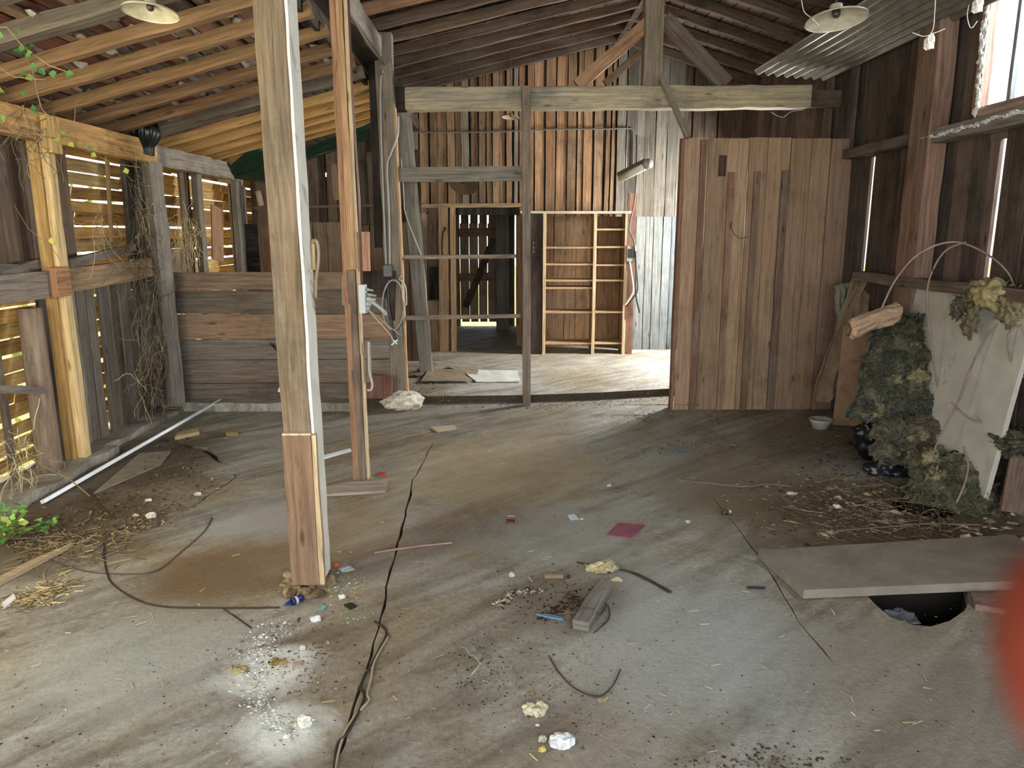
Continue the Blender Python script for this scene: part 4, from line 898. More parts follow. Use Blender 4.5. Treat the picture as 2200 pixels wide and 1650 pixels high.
batt('greenish dark glass wool batt draped below the paper roll, uppermost of the heap', ((1900, 690), (1975, 678), (2058, 888), (1822, 900)), (5.15, 5.15, 4.85, 4.75), .16, '45483e', 2200, 1.3, ((.35, .65, .05), (.6, .55, .06), (.75, .75, .04), (.2, .85, .05), (.5, .25, .04)))
batt('brownish grey glass wool roll in the middle of the heap', ((1890, 895), (2060, 885), (2090, 1010), (1870, 985)), (4.85, 4.8, 4.55, 4.65), .2, '625c50', 1800, 4.7, ((.3, .3, .04), (.7, .6, .04)))
batt('lowest yellow-green glass wool clump against the foot of the white board', ((1962, 972), (2118, 962), (2150, 1122), (1958, 1088)), (4.45, 4.35, 4.0, 4.15), .17, '5e5c46', 1800, 8.1, ((.15, .12, .06), (.2, .3, .06), (.9, .5, .05)))
heap('dark_rubbish', 'black plastic rubbish bulging under the insulation heap beside the cardboard sheet', ((1880, 935, 5.0, (.13, .12, .15), '101418', .25), (1915, 1010, 4.75, (.17, .1, .1), '1a1e20', .2)), mat='plastic', cat='rubbish')
heap('dark_rubbish', 'flat dark plastic scrap on the floor in front of the lowest wool clump', ((1990, 1100, 4.09, (.17, .14, .03), '12161c', .15),), mat='plastic', cat='rubbish')
heap('fallen_wool', 'clump of pale yellow wool hanging over the top edge of the white board', ((2085, 690, 4.35, (.03, .05, .08), '7a7056', .45), (2060, 660, 4.45, (.03, .04, .06), '5a5444', .5), (2170, 668, 4.2, (.04, .08, .07), '9a8e6a', .5), (2125, 632, 4.42, (.07, .17, .085), 'bfae7c', .35), (2085, 650, 4.65, (.05, .1, .1), '6a624c', .4), (2165, 640, 4.35, (.05, .1, .07), '8a7e5c', .4)), mat='wool', fibres=260, tints=('c8b888', '8a7c58', 'a89868'))
heap('debris_clump', 'tuft of dark wool at the right frame edge in front of the white board', ((2195, 955, 4.0, (.12, .12, .07), '4e4a3c', .4),), fibres=150)
one('broken_board', MB().board(at_y(2172, 1100, 3.9), at_y(2200, 960, 3.95), .13, .02, (1, 0, 0), '7a5a42', .003), 'wood', 'brown broken board standing at the right frame edge', 'board')
# white bowl
bp = G(1762, 921); bw = MB(); bw.lathe(bp, [(.045, .0), (.06, .005), (.085, .06), (.098, .085), (.09, .085), (.06, .02), (.01, .012)], 'a8a498', 28)
one('bowl', bw, 'enamel', 'small dusty white bowl on the floor beside the cardboard sheet', 'bowl', smooth=True)
# arching dead stems
stems = [(((1895, 660), (1925, 600), (1975, 545), (2045, 520), (2110, 540), (2165, 585), (2185, 640)), 4.35, 'dead stem arching high over the insulation heap'),
         (((2075, 520), (2030, 540), (2000, 590), (1992, 640), (1998, 720), (2015, 830), (2035, 870)), 4.7, 'second dead stem bending down in front of the white board'),
         (((2210, 640), (2150, 690), (2100, 760), (2060, 860), (2040, 900), (2010, 960), (2000, 1000)), 4.3, 'thorny bramble stem crossing the white board diagonally'),
         (((2045, 865), (2085, 900), (2140, 915), (2205, 935)), 4.2, 'thin dead stem reaching from the heap to the right frame edge'),
         (((2205, 700), (2175, 705), (2165, 740), (2180, 790), (2205, 815)), 4.1, 'dead tendril curling on the right part of the white board'),
         (((2070, 960), (2080, 1000), (2072, 1040), (2055, 1080)), 4.0, 'short dead stem curling over the lowest wool clump')]
for pts, Y, lab in stems: cable('bramble', [at_y(*q, Y) for q in pts], .006, '8a7668', lab, 'matte', 'stem')
for pts, lab in ((((1450, 1030), (1520, 1038), (1600, 1045), (1650, 1040), (1700, 1045)), 'thin dark twig lying on the floor left of the rubbish'),
                 (((1870, 1023), (1930, 1048), (1980, 1060), (2010, 1100), (2040, 1130)), 'bent stem lying in front of the black plastic rubbish'),
                 (((1975, 1130), (1980, 1105), (2000, 1095), (2015, 1100), (2020, 1140)), 'small looped stem at the back edge of the wooden cover'),
                 (((1800, 1140), (1900, 1132), (2000, 1125), (2110, 1128)), 'straight brown stick lying behind the wooden cover')):
    cable('dead_twig', [G(*q, .02) for q in pts], .004, '7a685a', lab, 'matte', 'twig')
# wooden cover over the pit
q = [G(1630, 1182, .05), G(1728, 1268, .045), G(2290, 1244, .055), G(2180, 1148, .055)]
mb = MB(); c = hx('8a7a6c')
def cov(u, v): return (q[0].lerp(q[3], u)).lerp(q[1].lerp(q[2], u), v)+V((0, 0, .004*noise.noise(V((u*4, v*4, 1)))))
nb = 2
for k in range(nb):
    v0, v1 = k/nb, (k+1)/nb-.006
    a, b = cov(0, (v0+v1)/2), cov(1, (v0+v1)/2); wd = (cov(.3, v1)-cov(.3, v0)).length
    mid = (cov(.5, v1)-cov(.5, v0))
    base = len(mb.v); uo = R(0, 9)
    for zz_ in (0, -.042):
        for uu in (0, 1):
            for vv in (v0, v1): mb.v.append(cov(uu, vv)+V((0, 0, zz_)))
    L_ = (b-a).length; tt = var('8a8072', .04)
    def fc(i, uv): mb.face(tuple(base+k_ for k_ in i), uv, tt)
    fc((0, 2, 3, 1), ((uo, k), (uo+L_, k), (uo+L_, k+wd), (uo, k+wd))); fc((4, 5, 7, 6), ((uo, k), (uo, k+wd), (uo+L_, k+wd), (uo+L_, k)))
    fc((0, 1, 5, 4), ((uo, k), (uo, k+wd), (uo+.04, k+wd), (uo+.04, k))); fc((2, 6, 7, 3), ((uo, k), (uo+.04, k), (uo+.04, k+wd), (uo, k+wd)))
    fc((1, 3, 7, 5), ((uo, k), (uo+L_, k), (uo+L_, k+.04), (uo, k+.04))); fc((0, 4, 6, 2), ((uo, k), (uo, k+.04), (uo+L_, k+.04), (uo+L_, k)))
one('pit_cover', mb, 'dusty', 'thick wooden board lying across the open pit at right', 'board')
mb = MB(); mb.blob(G(1925, 1330, -.08), (.09, .06, .04), '5a5e64', .3, sub=3, seed=5); one('rubble_bag', mb, 'plastic', 'grey crumpled plastic just inside the near edge of the pit', 'plastic')
mb = MB(); a, b = G(2088, 1296), G(2190, 1312); mb.board(V((a.x, a.y, -.01)), V((b.x, b.y, -.01)), .12, .07, (0, 1, 0), '8a6e5c', .004); one('brick', mb, 'stone', 'brownish brick at the right rim of the pit', 'brick')
# cobwebs
for pts, Y, lab in ((((2010, -10), (2006, 55), (1998, 75), (1992, 90)), 4.0, 'dusty cobweb thread hanging from the corrugated sheet, left of two'), (((2082, 10), (2078, 35), (2086, 60), (2100, 45)), 3.9, 'dusty cobweb thread beside the window frame'),
                    (((1960, 70), (1985, 78), (2010, 70), (2030, 62)), 4.05, 'sagging cobweb thread between hanging threads'), (((1722, 0), (1728, 25), (1745, 40), (1760, 55)), 4.1, 'cobweb strand on the left rim of the dusty lamp shade'), (((1655, 240), (1680, 252), (1700, 240), (1725, 236)), 6.9, 'cobweb sagging under the right part of the tie beam')):
    cable('cobweb', [at_y(*q, Y) for q in pts], .0022, 'd8d8d0', lab, 'web', 'cobweb', n=4)
for q, Y, lab in (((1996, 92), 4.0, 'fluffy dust knot at the end of the cobweb left of the window'), ((2100, 12), 3.9, 'white fluffy cobweb knot at the top of the window frame')):
    mb = MB(); mb.blob(at_y(*q, Y), (.02, .02, .03), 'e0e0d8', .6, sub=2); one('cobweb_knot', mb, 'web', lab, 'cobweb')

mb = MB()
for i in range(46):
    t = i/45; mb.blob(at_x(2122-26*t+R(-5, 5), -10+255*t, WR-.07), (.008, R(.006, .018), R(.01, .03)), 'd4d4d0', .6, 3, sub=2, seed=i)
for i in range(40):
    t = i/39; mb.blob(at_x(1990+215*t, 298-62*t+R(-3, 3), 2.95), (.015, R(.015, .04), R(.004, .012)), 'c8c8c4', .6, 3, sub=2, seed=i+50)
one('cobweb_fluff', mb, 'web', 'white cobweb fluff edging the bright window and the girt below it', 'cobweb', kind='stuff')
cable('cobweb', [at_y(*q, DY-.05) for q in ((1570, 480), (1576, 500), (1590, 512), (1608, 508))], .002, '3a2c22', 'dark cobweb loop on the tall plank screen', 'web', 'cobweb', n=4)
# ================================================================== FLOOR CLUTTER
a, b = G(92, 1080, .012), G(473, 862, .06); mb = MB(); mb.board(a+V((0, 0, .006)), b+V((0, 0, .01)), .028, .022, (0, 1, 0), 'e4ecf4', .0, seg=2)
one('trunking', mb, 'plastic', 'long white plastic trunking lying on the floor from the yellow post to the partition', 'pipe')
def flat(name, px, h_, c, mat, lab, cat, z=0.0):
    q = [G(x, y, z+.002) for x, y in px]; mb = MB(); c = hx(c); n = len(q); mb.v = [p+V((0, 0, h_)) for p in q]+q
    mb.face(tuple(range(n)), tuple((p.x, p.y) for p in q), c); mb.face(tuple(range(2*n-1, n-1, -1)), tuple((p.x, p.y) for p in q), c)
    for i in range(n): j = (i+1) % n; mb.face((i, n+i, n+j, j), ((0, 0), (0, h_), (.1, h_), (.1, 0)), c)
    return one(name, mb, mat, lab, cat)
flat('floor_board', ((690, 1050), (700, 1067), (829, 1059), (833, 1038), (760, 1040)), .018, 'a89c8a', 'wood', 'flat grey board lying at the foot of the slender post', 'board')
flat('floor_sheet', ((345, 1000), (368, 970), (300, 975), (200, 1062)), .006, '8c8272', 'matte', 'dusty thin sheet lying left on the floor behind the white trunking', 'sheet')
flat('red_folder', ((1303, 1150), (1328, 1125), (1386, 1129), (1378, 1138), (1353, 1158)), .006, '8c4e5c', 'matte', 'maroon cardboard square lying on the open floor', 'cardboard')
flat('paper_scrap', ((1219, 1107), (1234, 1105), (1244, 1116), (1226, 1118)), .002, 'd0e0e8', 'matte', 'small pale blue paper scrap left of the maroon square', 'paper')
flat('red_scrap', ((1088, 1118), (1107, 1119), (1104, 1126), (1090, 1126)), .01, '7a3c34', 'matte', 'tiny dark red scrap on the floor left of the pale blue paper', 'scrap')
flat('wood_offcut', ((630, 1425), (650, 1420), (648, 1432), (628, 1438)), .006, 'b8a48c', 'wood_fresh', 'small flat offcut right of the white rubble trail', 'offcut')
flat('offcut', ((376, 946), (382, 938), (426, 927), (428, 934)), .03, 'a89464', 'wood_fresh', 'pale wood offcut on the left floor behind the trunking', 'offcut')
flat('offcut', ((483, 928), (508, 927), (512, 937), (486, 937)), .03, '8a7850', 'wood_fresh', 'short olive wood block on the left floor near the partition', 'offcut')
flat('offcut', ((925, 920), (975, 916), (982, 922), (940, 929)), .012, 'c8b898', 'wood_fresh', 'pale splinter of board on the middle floor before the step', 'offcut')
flat('offcut', ((5, 1300), (30, 1280), (35, 1290), (10, 1310)), .012, 'd8dcdc', 'matte', 'small white broken tile at the far left edge', 'tile')
flat('offcut', ((-30, 1262), (80, 1205), (160, 1172), (150, 1180), (-30, 1275)), .02, 'b8a07c', 'wood', 'long thin lath lying at the far left floor edge', 'lath')
flat('lid', ((1420, 962), (1450, 958), (1490, 966), (1450, 972)), .01, '5c6468', 'plastic', 'grey plastic scrap on the floor before the plank screen', 'scrap')
a, b = G(1246, 1345, .03), G(1300, 1258, .03); d = (b-a).normalized()
mb = MB(); mb.board(a, b, .07, .04, d.cross(V((0, 0, 1))), '77716a', .002, seg=6); wb = one('timber_block', mb, 'wood_gray', 'grey wooden block tied with string on the middle floor', 'block', bevel=.004)
cable('string', [a.lerp(b, .25)+V((-.04, 0, -.02)), a.lerp(b, .25)+V((-.03, 0, .025)), a.lerp(b, .27)+V((.02, 0, .026)), a.lerp(b, .3)+V((.05, .0, -.01)), G(1305, 1300, .005), G(1308, 1330, .005), G(1275, 1360, .005)], .0025, '4a443c', 'dark string tied round the grey wooden block', 'matte', 'string')
for pts, lab, c, r_ in ((((1240, 1208), (1290, 1218), (1340, 1225), (1380, 1238), (1443, 1272)), 'bent dark wire pair lying beyond the grey block', '3a3430', .004), (((1255, 1218), (1330, 1222), (1395, 1250), (1438, 1274)), 'thin dark twig alongside the bent wire', '4a4036', .003),
                     (((1178, 1408), (1205, 1450), (1240, 1482), (1285, 1496), (1315, 1475), (1333, 1438)), 'curved dark twig lying on the near floor', '3e3830', .0025),
                     (((803, 1188), (880, 1176), (972, 1166)), 'straight pinkish brown dowel on the floor right of the thick post', '9a7a6a', .007),
                     (((1605, 1262), (1643, 1263)), 'short black rod on the floor left of the pit cover', '26262a', .006),
                     (((345, 1120), (430, 1080), (500, 1045), (560, 1035)), 'thin dry straw on the left floor', '8a7c64', .002),
                     (((100, 1200), (160, 1222), (230, 1232), (330, 1228), (390, 1185), (440, 1140), (455, 1112)), 'long thin vine looping over the left floor', '4e463a', .003),
                     (((222, 1165), (228, 1225), (250, 1262), (330, 1300), (480, 1306), (600, 1305)), 'dark wire curving from the left floor to the thick post', '37322a', .0038),
                     (((190, 1050), (215, 1085), (245, 1115)), 'short dark root on the left floor near the leaves', '4a4034', .005),
                     (((500, 1320), (540, 1350), (480, 1308)), 'forked dry twig left of the rubble trail', '3c362c', .0025)):
    cable('floor_wire' if 'wire' in lab else ('dowel' if 'dowel' in lab else ('rod' if 'rod' in lab else 'twig')), [G(*q, r_+.001) for q in pts], r_, c, lab, 'matte', 'wire' if 'wire' in lab else ('rod' if ('rod' in lab or 'dowel' in lab) else 'twig'))
cable('floor_cable', [G(*q, .006) for q in ((805, 1335), (830, 1358), (812, 1400), (776, 1470), (782, 1500), (750, 1570), (725, 1600), (716, 1660), (700, 1720))], .005, '34302a', 'dark cable running along the floor joint towards the camera')
cable('floor_cable', [G(*q, .006) for q in ((835, 1366), (805, 1420), (798, 1455), (789, 1490), (792, 1505), (765, 1535), (740, 1575), (722, 1640), (712, 1720))], .0045, 'a89a80', 'pale cable running beside the dark one towards the camera')
# blue tube
a, b = G(610, 1301, .018), G(650, 1283, .018); d = (b-a).normalized(); L_ = (b-a).length
gt = empty('glue_tube', a.lerp(b, .5), 'blue plastic glue bottle with pointed nozzle at the foot of the thick post', 'bottle')
mb = MB(); mb.lathe(a, [(.003, 0), (.006, L_*.1), (.013, L_*.42)], '24306e', 14, d); mb.build('nozzle', 'plastic', gt, smooth=True)
mb = MB(); mb.lathe(a, [(.0165, L_*.42), (.0175, L_*.46), (.0175, L_*.95), (.015, L_)], '1c2450', 16, d); mb.build('bottle_body', 'plastic', gt, smooth=True)
mb = MB(); mb.lathe(a, [(.0178, L_*.55), (.0178, L_*.68)], 'b0b8c8', 16, d, cap=False); mb.build('bottle_label', 'plastic', gt)
a = G(1552, 1102, .015); d = (G(1574, 1098, .015)-a).normalized()
gb = empty('small_bottle', a, 'small dusty plastic bottle with white cap lying right on the open floor', 'bottle')
mb = MB(); mb.lathe(a, [(.012, 0), (.015, .004), (.015, .035), (.010, .042)], '3a3c40', 14, d); mb.build('bottle_body', 'plastic', gb, smooth=True)
mb = MB(); mb.lathe(a, [(.011, .042), (.011, .06)], 'a8a8a0', 14, d); mb.build('bottle_cap', 'plastic', gb, smooth=True)
# folded paper
mb = MB(); q = [G(990, 1390, .03), G(1012, 1388, .01), G(1042, 1420, .008), G(1034, 1428, .03)]
mb.grid(lambda u, v: (q[0].lerp(q[3], u)).lerp(q[1].lerp(q[2], u), v)+V((0, 0, .012*abs(math.sin(u*7)))), 10, 4, 'a8a492')
o = one('folded_paper', mb, 'matte', 'crumpled greyish paper strip on the near floor', 'paper'); s = o.modifiers.new('s', 'SOLIDIFY'); s.thickness = .002
flat('orange_scrap', ((1033, 1426), (1024, 1440), (1012, 1452), (1016, 1444)), .004, 'c8bc98', 'matte', 'thin pale splinter below the crumpled paper strip', 'splinter')
flat('trunking_piece', ((692, 982), (752, 966), (755, 970), (696, 987)), .012, 'e4e8ec', 'plastic', 'short white trunking piece on the floor between the two front posts', 'pipe')
flat('red_scrap', ((815, 1016), (828, 1018), (826, 1024), (814, 1023)), .01, 'b03028', 'matte', 'tiny bright red scrap right of the slender post foot', 'scrap')
flat('blue_pen', ((1152, 1322), (1180, 1322), (1212, 1330), (1210, 1334), (1176, 1328)), .008, '5c7c9c', 'plastic', 'thin bluish plastic strip left of the grey wooden block', 'pen')
flat('dark_leaf', ((738, 1302), (755, 1297), (766, 1304), (752, 1311)), .008, '2c3418', 'leafy', 'dark green leaf on the floor right of the glue bottle', 'leaf')
flat('tile_shard', ((1305, 1042), (1312, 1040), (1313, 1045), (1304, 1045)), .004, 'e0e0e0', 'matte', 'tiny white shard far up the open floor', 'shard')
# rocks
rocks = [((1208, 1592), (.04, .028, .026), 'd4d6d6', 'white angular plaster lump on the near floor, largest of them', .15), ((1166, 1588), (.013, .012, .01), 'c8bfa8', 'small pale lump just left of the largest white plaster lump', .3),
         ((1165, 1610), (.012, .01, .008), 'c4b060', 'tiny yellow lump in front of the largest plaster lump', .3), ((655, 1550), (.025, .022, .022), 'd8d4c4', 'white rounded lump at the near end of the rubble trail', .3),
         ((615, 1580), (.013, .01, .01), 'd4d0c8', 'small white pebble nearest the camera by the rubble trail', .2), ((1100, 1235), (.014, .012, .012), 'c8c4b4', 'pale pebble beside the brown roll left of the yellow foam', .3),
         ((325, 1108), (.03, .022, .02), 'd4d0c8', 'white stone on the left floor crack', .25), ((292, 1107), (.02, .012, .008), 'c8b898', 'flat tan stone on the left floor', .25), ((425, 1062), (.02, .015, .014), 'd8d4cc', 'small white stone beyond the left crack', .3),
         ((318, 1075), (.02, .015, .01), 'd0ccc4', 'small pale stone close to the dusty sheet', .3), ((420, 930), (.028, .018, .012), 'e0e0dc', 'white flake beside the pale offcut', .3), ((1700, 1060), (.03, .02, .008), 'd0ccc0', 'white plaster flake right in the rubbish scatter', .3),
         ((1798, 1088), (.022, .018, .012), 'c8c8c0', 'white chip in the rubbish before the insulation', .3), ((722, 1215), (.016, .012, .014), 'd4602c', 'bright orange plastic bit right of the thick post foot', .1), ((745, 1222), (.035, .022, .012), 'a4a8a4', 'grey crumpled flake right of the orange bit', .3),
         ((650, 1392), (.012, .01, .01), 'dcdcd4', 'small white lump right of the rubble trail', .3), ((678, 1330), (.022, .014, .012), 'd4dcd8', 'white lump below the glue bottle', .3), ((690, 1305), (.02, .018, .006), '74aaa0', 'turquoise paint flake below the thick post foot', .2),
         ((735, 1282), (.016, .012, .01), 'd8d4c8', 'white pebble right below the thick post foot', .3), ((1250, 1115), (.01, .01, .004), 'e0e0e0', 'tiny white chip beside the blue paper', .2), ((1478, 1121), (.012, .01, .01), 'c8c0a0', 'small cream crumb right of the maroon square', .3),
         ((1195, 1600), (.01, .01, .008), 'b8a890', 'pebble touching the front of the largest plaster lump', .3), ((1155, 1558), (.007, .005, .004), 'dcdcd4', 'tiny white pellet above the largest plaster lump', .2), ((2148, 1075), (.03, .02, .03), '8c949c', 'grey round lump at the foot of the white board', .2), ((1325, 1245), (.022, .01, .012), 'b8b088', 'olive lump right of the grey wooden block', .3)]
for k, (q, rad, c, lab, amp) in enumerate(rocks):
    mb = MB(); mb.blob(G(*q, rad[2]*.7), rad, c, amp, 2.2, sub=3, seed=k*1.7, flat=.0015)
    one('plaster_lump' if 'plaster' in lab else ('plastic_bit' if 'plastic' in lab else ('pebble' if 'pebble' in lab else 'rubble_lump')), mb, 'stone', lab, 'stone' if 'plastic' not in lab else 'plastic')
foam = [((510, 1440), (.035, .022, .018), 'b0a06c', 'mustard foam tuft left of the rubble trail'), ((598, 1425), (.03, .022, .016), '9c8448', 'brown-yellow foam tuft on the rubble trail'), ((1148, 1530), (.05, .022, .022), 'dcd4b0', 'cream foam clump on the near floor above the plaster lump'),
        ((1292, 1228), (.09, .03, .02), 'c8bc90', 'yellow foam crumbs lying along the bent wire'), ((1262, 1222), (.03, .04, .02), 'b0a07c', 'tan foam tuft at the left end of the foam crumbs'), ((1295, 1505), (.018, .012, .012), 'b8a868', 'small foam bit touching the curved twig'), ((1140, 1490), (.014, .012, .012), 'a89a50', 'olive foam crumb above the cream clump')]
for k, (q, rad, c, lab) in enumerate(foam):
    mb = MB(); g0 = G(*q)
    for i in range(9 if rad[0] > .03 else 4):
        rr = rad[0]*R(.25, .5); o_ = V((R(-1, 1)*rad[0]*.8, R(-1, 1)*rad[1]*.7, 0)); mb.blob(g0+o_+V((0, 0, rr*.5)), (rr, rr*.8, min(rad[2], rr*.8)), var(c, .12), .4, 3, sub=2, seed=i+k*3, flat=.001)
    one('foam_tuft', mb, 'wool', lab, 'foam')
one('timber_stub', MB().tube([G(1170, 1238, .012), G(1210, 1238, .012)], .012, '8c7458', 10), 'wood', 'short brown stub lying left of the yellow foam crumbs', 'stick')
# scattered small stuff
def scatter(name, n, reg, tints, smin, smax, lab, mat='matte', kind='flake', z=0, group=None):
    mb = MB()
    for _ in range(n):
        x, y = reg(); p = G(x, y, z+.001); s = smin+(smax-smin)*R(0, 1)**(2.2 if kind == 'flake' else 1); c = var(random.choice(tints), .2); a = R(0, 6.28)
        if kind == 'straw': d = V((math.cos(a), math.sin(a), R(-.02, .1))); mb.tube([p+V((0, 0, .003)), p+V((0, 0, .005))+d*s], R(.0012, .0025), c, 4)
        elif kind == 'leaf': mb.leaf(p+V((0, 0, .004)), (math.cos(a), math.sin(a), R(0, .5)), (R(-.4, .4), R(-.4, .4), 1), s, s*.6, c)
        else:
            b = len(mb.v); k = 5; h_ = s*R(.1, .45); el = R(.35, 1); ca_, sa_ = math.cos(a*3), math.sin(a*3)
            for i in range(k):
                t = a+i*6.283/k; ex, ey = math.cos(t)*s*R(.5, 1.1), math.sin(t)*s*el*R(.5, 1.1); mb.v.append(p+V((ex*ca_-ey*sa_, ex*sa_+ey*ca_, 0)))
            mb.v.append(p+V((R(-.3, .3)*s, R(-.3, .3)*s, h_)))
            for i in range(k): mb.face((b+i, b+(i+1) % k, b+k), ((0, 0),)*3, c)
    return one(name, mb, mat, lab, 'debris', group, 'stuff')
def rect(x0, y0, x1, y1): return lambda: (R(x0, x1), R(y0, y1))
def gauss(x, y, sx_, sy_): return lambda: (random.gauss(x, sx_), max(870, random.gauss(y, sy_)))
def path(pts, s):
    def f(): i = random.randrange(len(pts)-1); t = R(0, 1); return (pts[i][0]*(1-t)+pts[i+1][0]*t+random.gauss(0, s), pts[i][1]*(1-t)+pts[i+1][1]*t+random.gauss(0, s*.7))
    return f
scatter('floor_grit', 1500, rect(-50, 900, 2100, 1660), ['3e342a', '5a4c3c', '2e2620', '6e5c46'], .002, .008, 'fine dark grit scattered over the whole front floor')
scatter('floor_chips', 420, rect(-50, 900, 2100, 1660), ['d8d4c8', 'c8bfa8', 'b8a888'], .002, .006, 'tiny pale chips scattered over the front floor')
scatter('straw_bits', 170, rect(0, 930, 2000, 1640), ['b8a478', '9a8458', 'c8b890'], .015, .05, 'loose straw bits scattered over the front floor', kind='straw')
scatter('rubble_trail', 900, path([(610, 1345), (560, 1370), (548, 1420), (545, 1470), (560, 1520), (590, 1560), (630, 1560)], 17), ['e0e4e2', 'c8d0d0', 'd8d8d0', 'a8a89c'], .003, .012, 'trail of white crumbled plaster in front of the thick post', 'stone')
scatter('rubble_grit', 500, gauss(620, 1400, 70, 50), ['4a3e32', '6a5a48', '8a7a64', 'b0a48c'], .003, .012, 'brown crumbs round the white plaster trail', 'stone')
scatter('paint_flakes', 160, gauss(735, 1265, 28, 32), ['9cc0b8', '80b0a8', 'd0d8d4', 'c8b840', 'b8c4c4'], .003, .011, 'turquoise and white paint flakes right of the thick post foot')
scatter('dark_crumbs', 260, path([(1070, 1300), (1110, 1275), (1150, 1268)], 7), ['3a3028', 'b8b0a0', '8a7c68'], .004, .018, 'small heap of mixed sweepings left of the grey wooden block', 'stone')
scatter('dark_crumbs', 300, path([(1170, 1325), (1205, 1310), (1240, 1290), (1220, 1278)], 9), ['3a2c22', '2c2420', '6a4c38'], .004, .018, 'dark sweepings against the grey wooden block', 'stone')
scatter('dark_crumbs', 420, gauss(1190, 1290, 65, 35), ['3a2c22', '5a4434', '8a7258', '2c2420'], .003, .012, 'dark crumbs around the grey wooden block', 'stone')
scatter('dark_crumbs', 300, gauss(1250, 1480, 110, 60), ['4a3c30', '6a5844', '8a7a60'], .003, .009, 'crumbs around the curved twig on the near floor', 'stone')
scatter('dark_crumbs', 260, gauss(1040, 1440, 40, 40), ['4a3c30', '2c2622', '8a7a60'], .003, .009, 'crumbs below the crumpled paper strip', 'stone')
scatter('near_crumbs', 260, gauss(1650, 1640, 110, 20), ['3a342c', '5a5044'], .003, .010, 'dark crumbs at the bottom edge of the floor', 'stone')
scatter('rubbish_scatter', 1500, gauss(1870, 1090, 110, 42), ['4c3e30', '6a5840', '8a7858', '3a3028', '8e866c'], .006, .024, 'brown rubbish strewn between the insulation and the pit cover', 'stone')
scatter('rubbish_chunks', 90, gauss(1880, 1080, 110, 38), ['8a7858', 'a09a80', '6a5840', '9c8c64', '7c7460'], .02, .05, 'larger crumbled lumps in the rubbish behind the pit cover', 'stone', 'lump')
scatter('rubbish_chunks', 60, gauss(2090, 1150, 60, 22), ['b0a890', 'd0ccc0', '8a7858', '6a5840'], .02, .05, 'pale broken bits in the rubbish at the right end of the pit cover', 'stone', 'lump')
scatter('rubbish_twigs', 380, gauss(1930, 1110, 130, 40), ['6a5844', '8a7658', '544636', 'a08c6c'], .04, .16, 'brown twigs strewn behind the pit cover', kind='straw')
scatter('rubbish_scatter', 500, gauss(1780, 960, 70, 30), ['3e342a', '52463a', '2c2620'], .006, .02, 'dark litter on the floor round the white bowl', 'stone')
scatter('rubbish_scatter', 260, gauss(1600, 897, 90, 10), ['5a4a38', '7a6a50', '3c3228'], .005, .018, 'litter along the foot of the tall plank screen', 'stone')
scatter('rubbish_scatter', 260, gauss(1480, 960, 45, 9), ['4a3e30', '6c5c40', '8a7a58'], .005, .018, 'leaf litter patch before the plank screen', 'stone')
scatter('leaf_litter', 1200, path([(60, 1180), (160, 1130), (260, 1100), (400, 1010), (330, 910)], 38), ['4a3c2e', '6a563e', '8c7852', '3a2e24', '7a6648'], .008, .03, 'dead leaves littering the floor along the left wall', kind='leaf')
scatter('leaf_litter', 420, path([(240, 1150), (330, 1120), (480, 1030)], 14), ['5a4834', '8c7852', 'a8946a'], .01, .03, 'dead leaves caught along the left floor crack', kind='leaf')
scatter('straw_litter', 240, path([(20, 1300), (90, 1280), (150, 1250)], 16), ['a8946a', 'c8b480', '6a563e'], .02, .08, 'dry straw heap at the far left edge', kind='straw')
scatter('straw_litter', 260, gauss(140, 1170, 70, 22), ['8a7654', 'a8946a', '5a4a38'], .03, .12, 'dry stalks on the floor in front of the left leaves', kind='straw')
scatter('step_litter', 500, path([(900, 868), (1130, 872), (1300, 866), (1440, 856), (1440, 900)], 5), ['5a4c3c', '8a7c64', 'a89c84', '3a3028'], .006, .018, 'litter gathered along the foot of the concrete step', 'stone')
scatter('step_litter', 200, gauss(1400, 897, 28, 8), ['a09474', '5c4e3a', '8c8464'], .008, .022, 'litter at the near corner of the plank screen', 'stone')
scatter('rear_litter', 900, path([(880, 760), (940, 790), (900, 830), (960, 850)], 22), ['6a5a44', '8a7a60', '4a3e30', 'a8987c'], .01, .03, 'leaf litter on the rear floor behind the stone block', kind='leaf', z=ZB)
scatter('rear_litter', 300, gauss(1390, 810, 40, 12), ['6a5a44', 'b8a880', '4a3e30'], .008, .024, 'dusty litter on the rear floor at right', z=ZB)
scatter('rear_litter', 260, rect(900, 765, 1440, 850), ['5a4c3c', '7a6c58'], .005, .014, 'sparse grit on the rear floor', z=ZB)
# ---- plants and vines
def plant(name, lab, base, n, spread, h_, c, cat='plant'):
    e0 = empty(name, base, lab, cat); ms, ml = MB(), MB()
    for _ in range(n):
        d = V((R(-1, 1)*spread, R(-1, 1)*spread, R(.3, 1)*h_)); pts = [base, base+d*.5+V((0, 0, .02)), base+d]; ms.tube(pts, .0025, '8a9048', 4)
        for k in range(5): ml.leaf(base+d*R(.3, 1)+V((R(-.03, .03), R(-.03, .03), R(0, .03))), (R(-1, 1), R(-1, 1), R(-.3, .5)), (R(-.5, .5), R(-.5, .5), 1), R(.03, .055), R(.03, .045), random.choice(c))
    ms.build('stems', 'leafy', e0); ml.build('leaves', 'leafy', e0)
plant('creeping_plant', 'small green leafy plant growing from the floor at the left edge', G(8, 1165), 22, .16, .2, ['6c9c3c', '8cb84c', 'b8cc60', '4c8440'])
plant('creeping_plant', 'tiny green sprout on the littered left floor', G(100, 1148), 3, .04, .06, ['4c8440', '6c9c3c'])
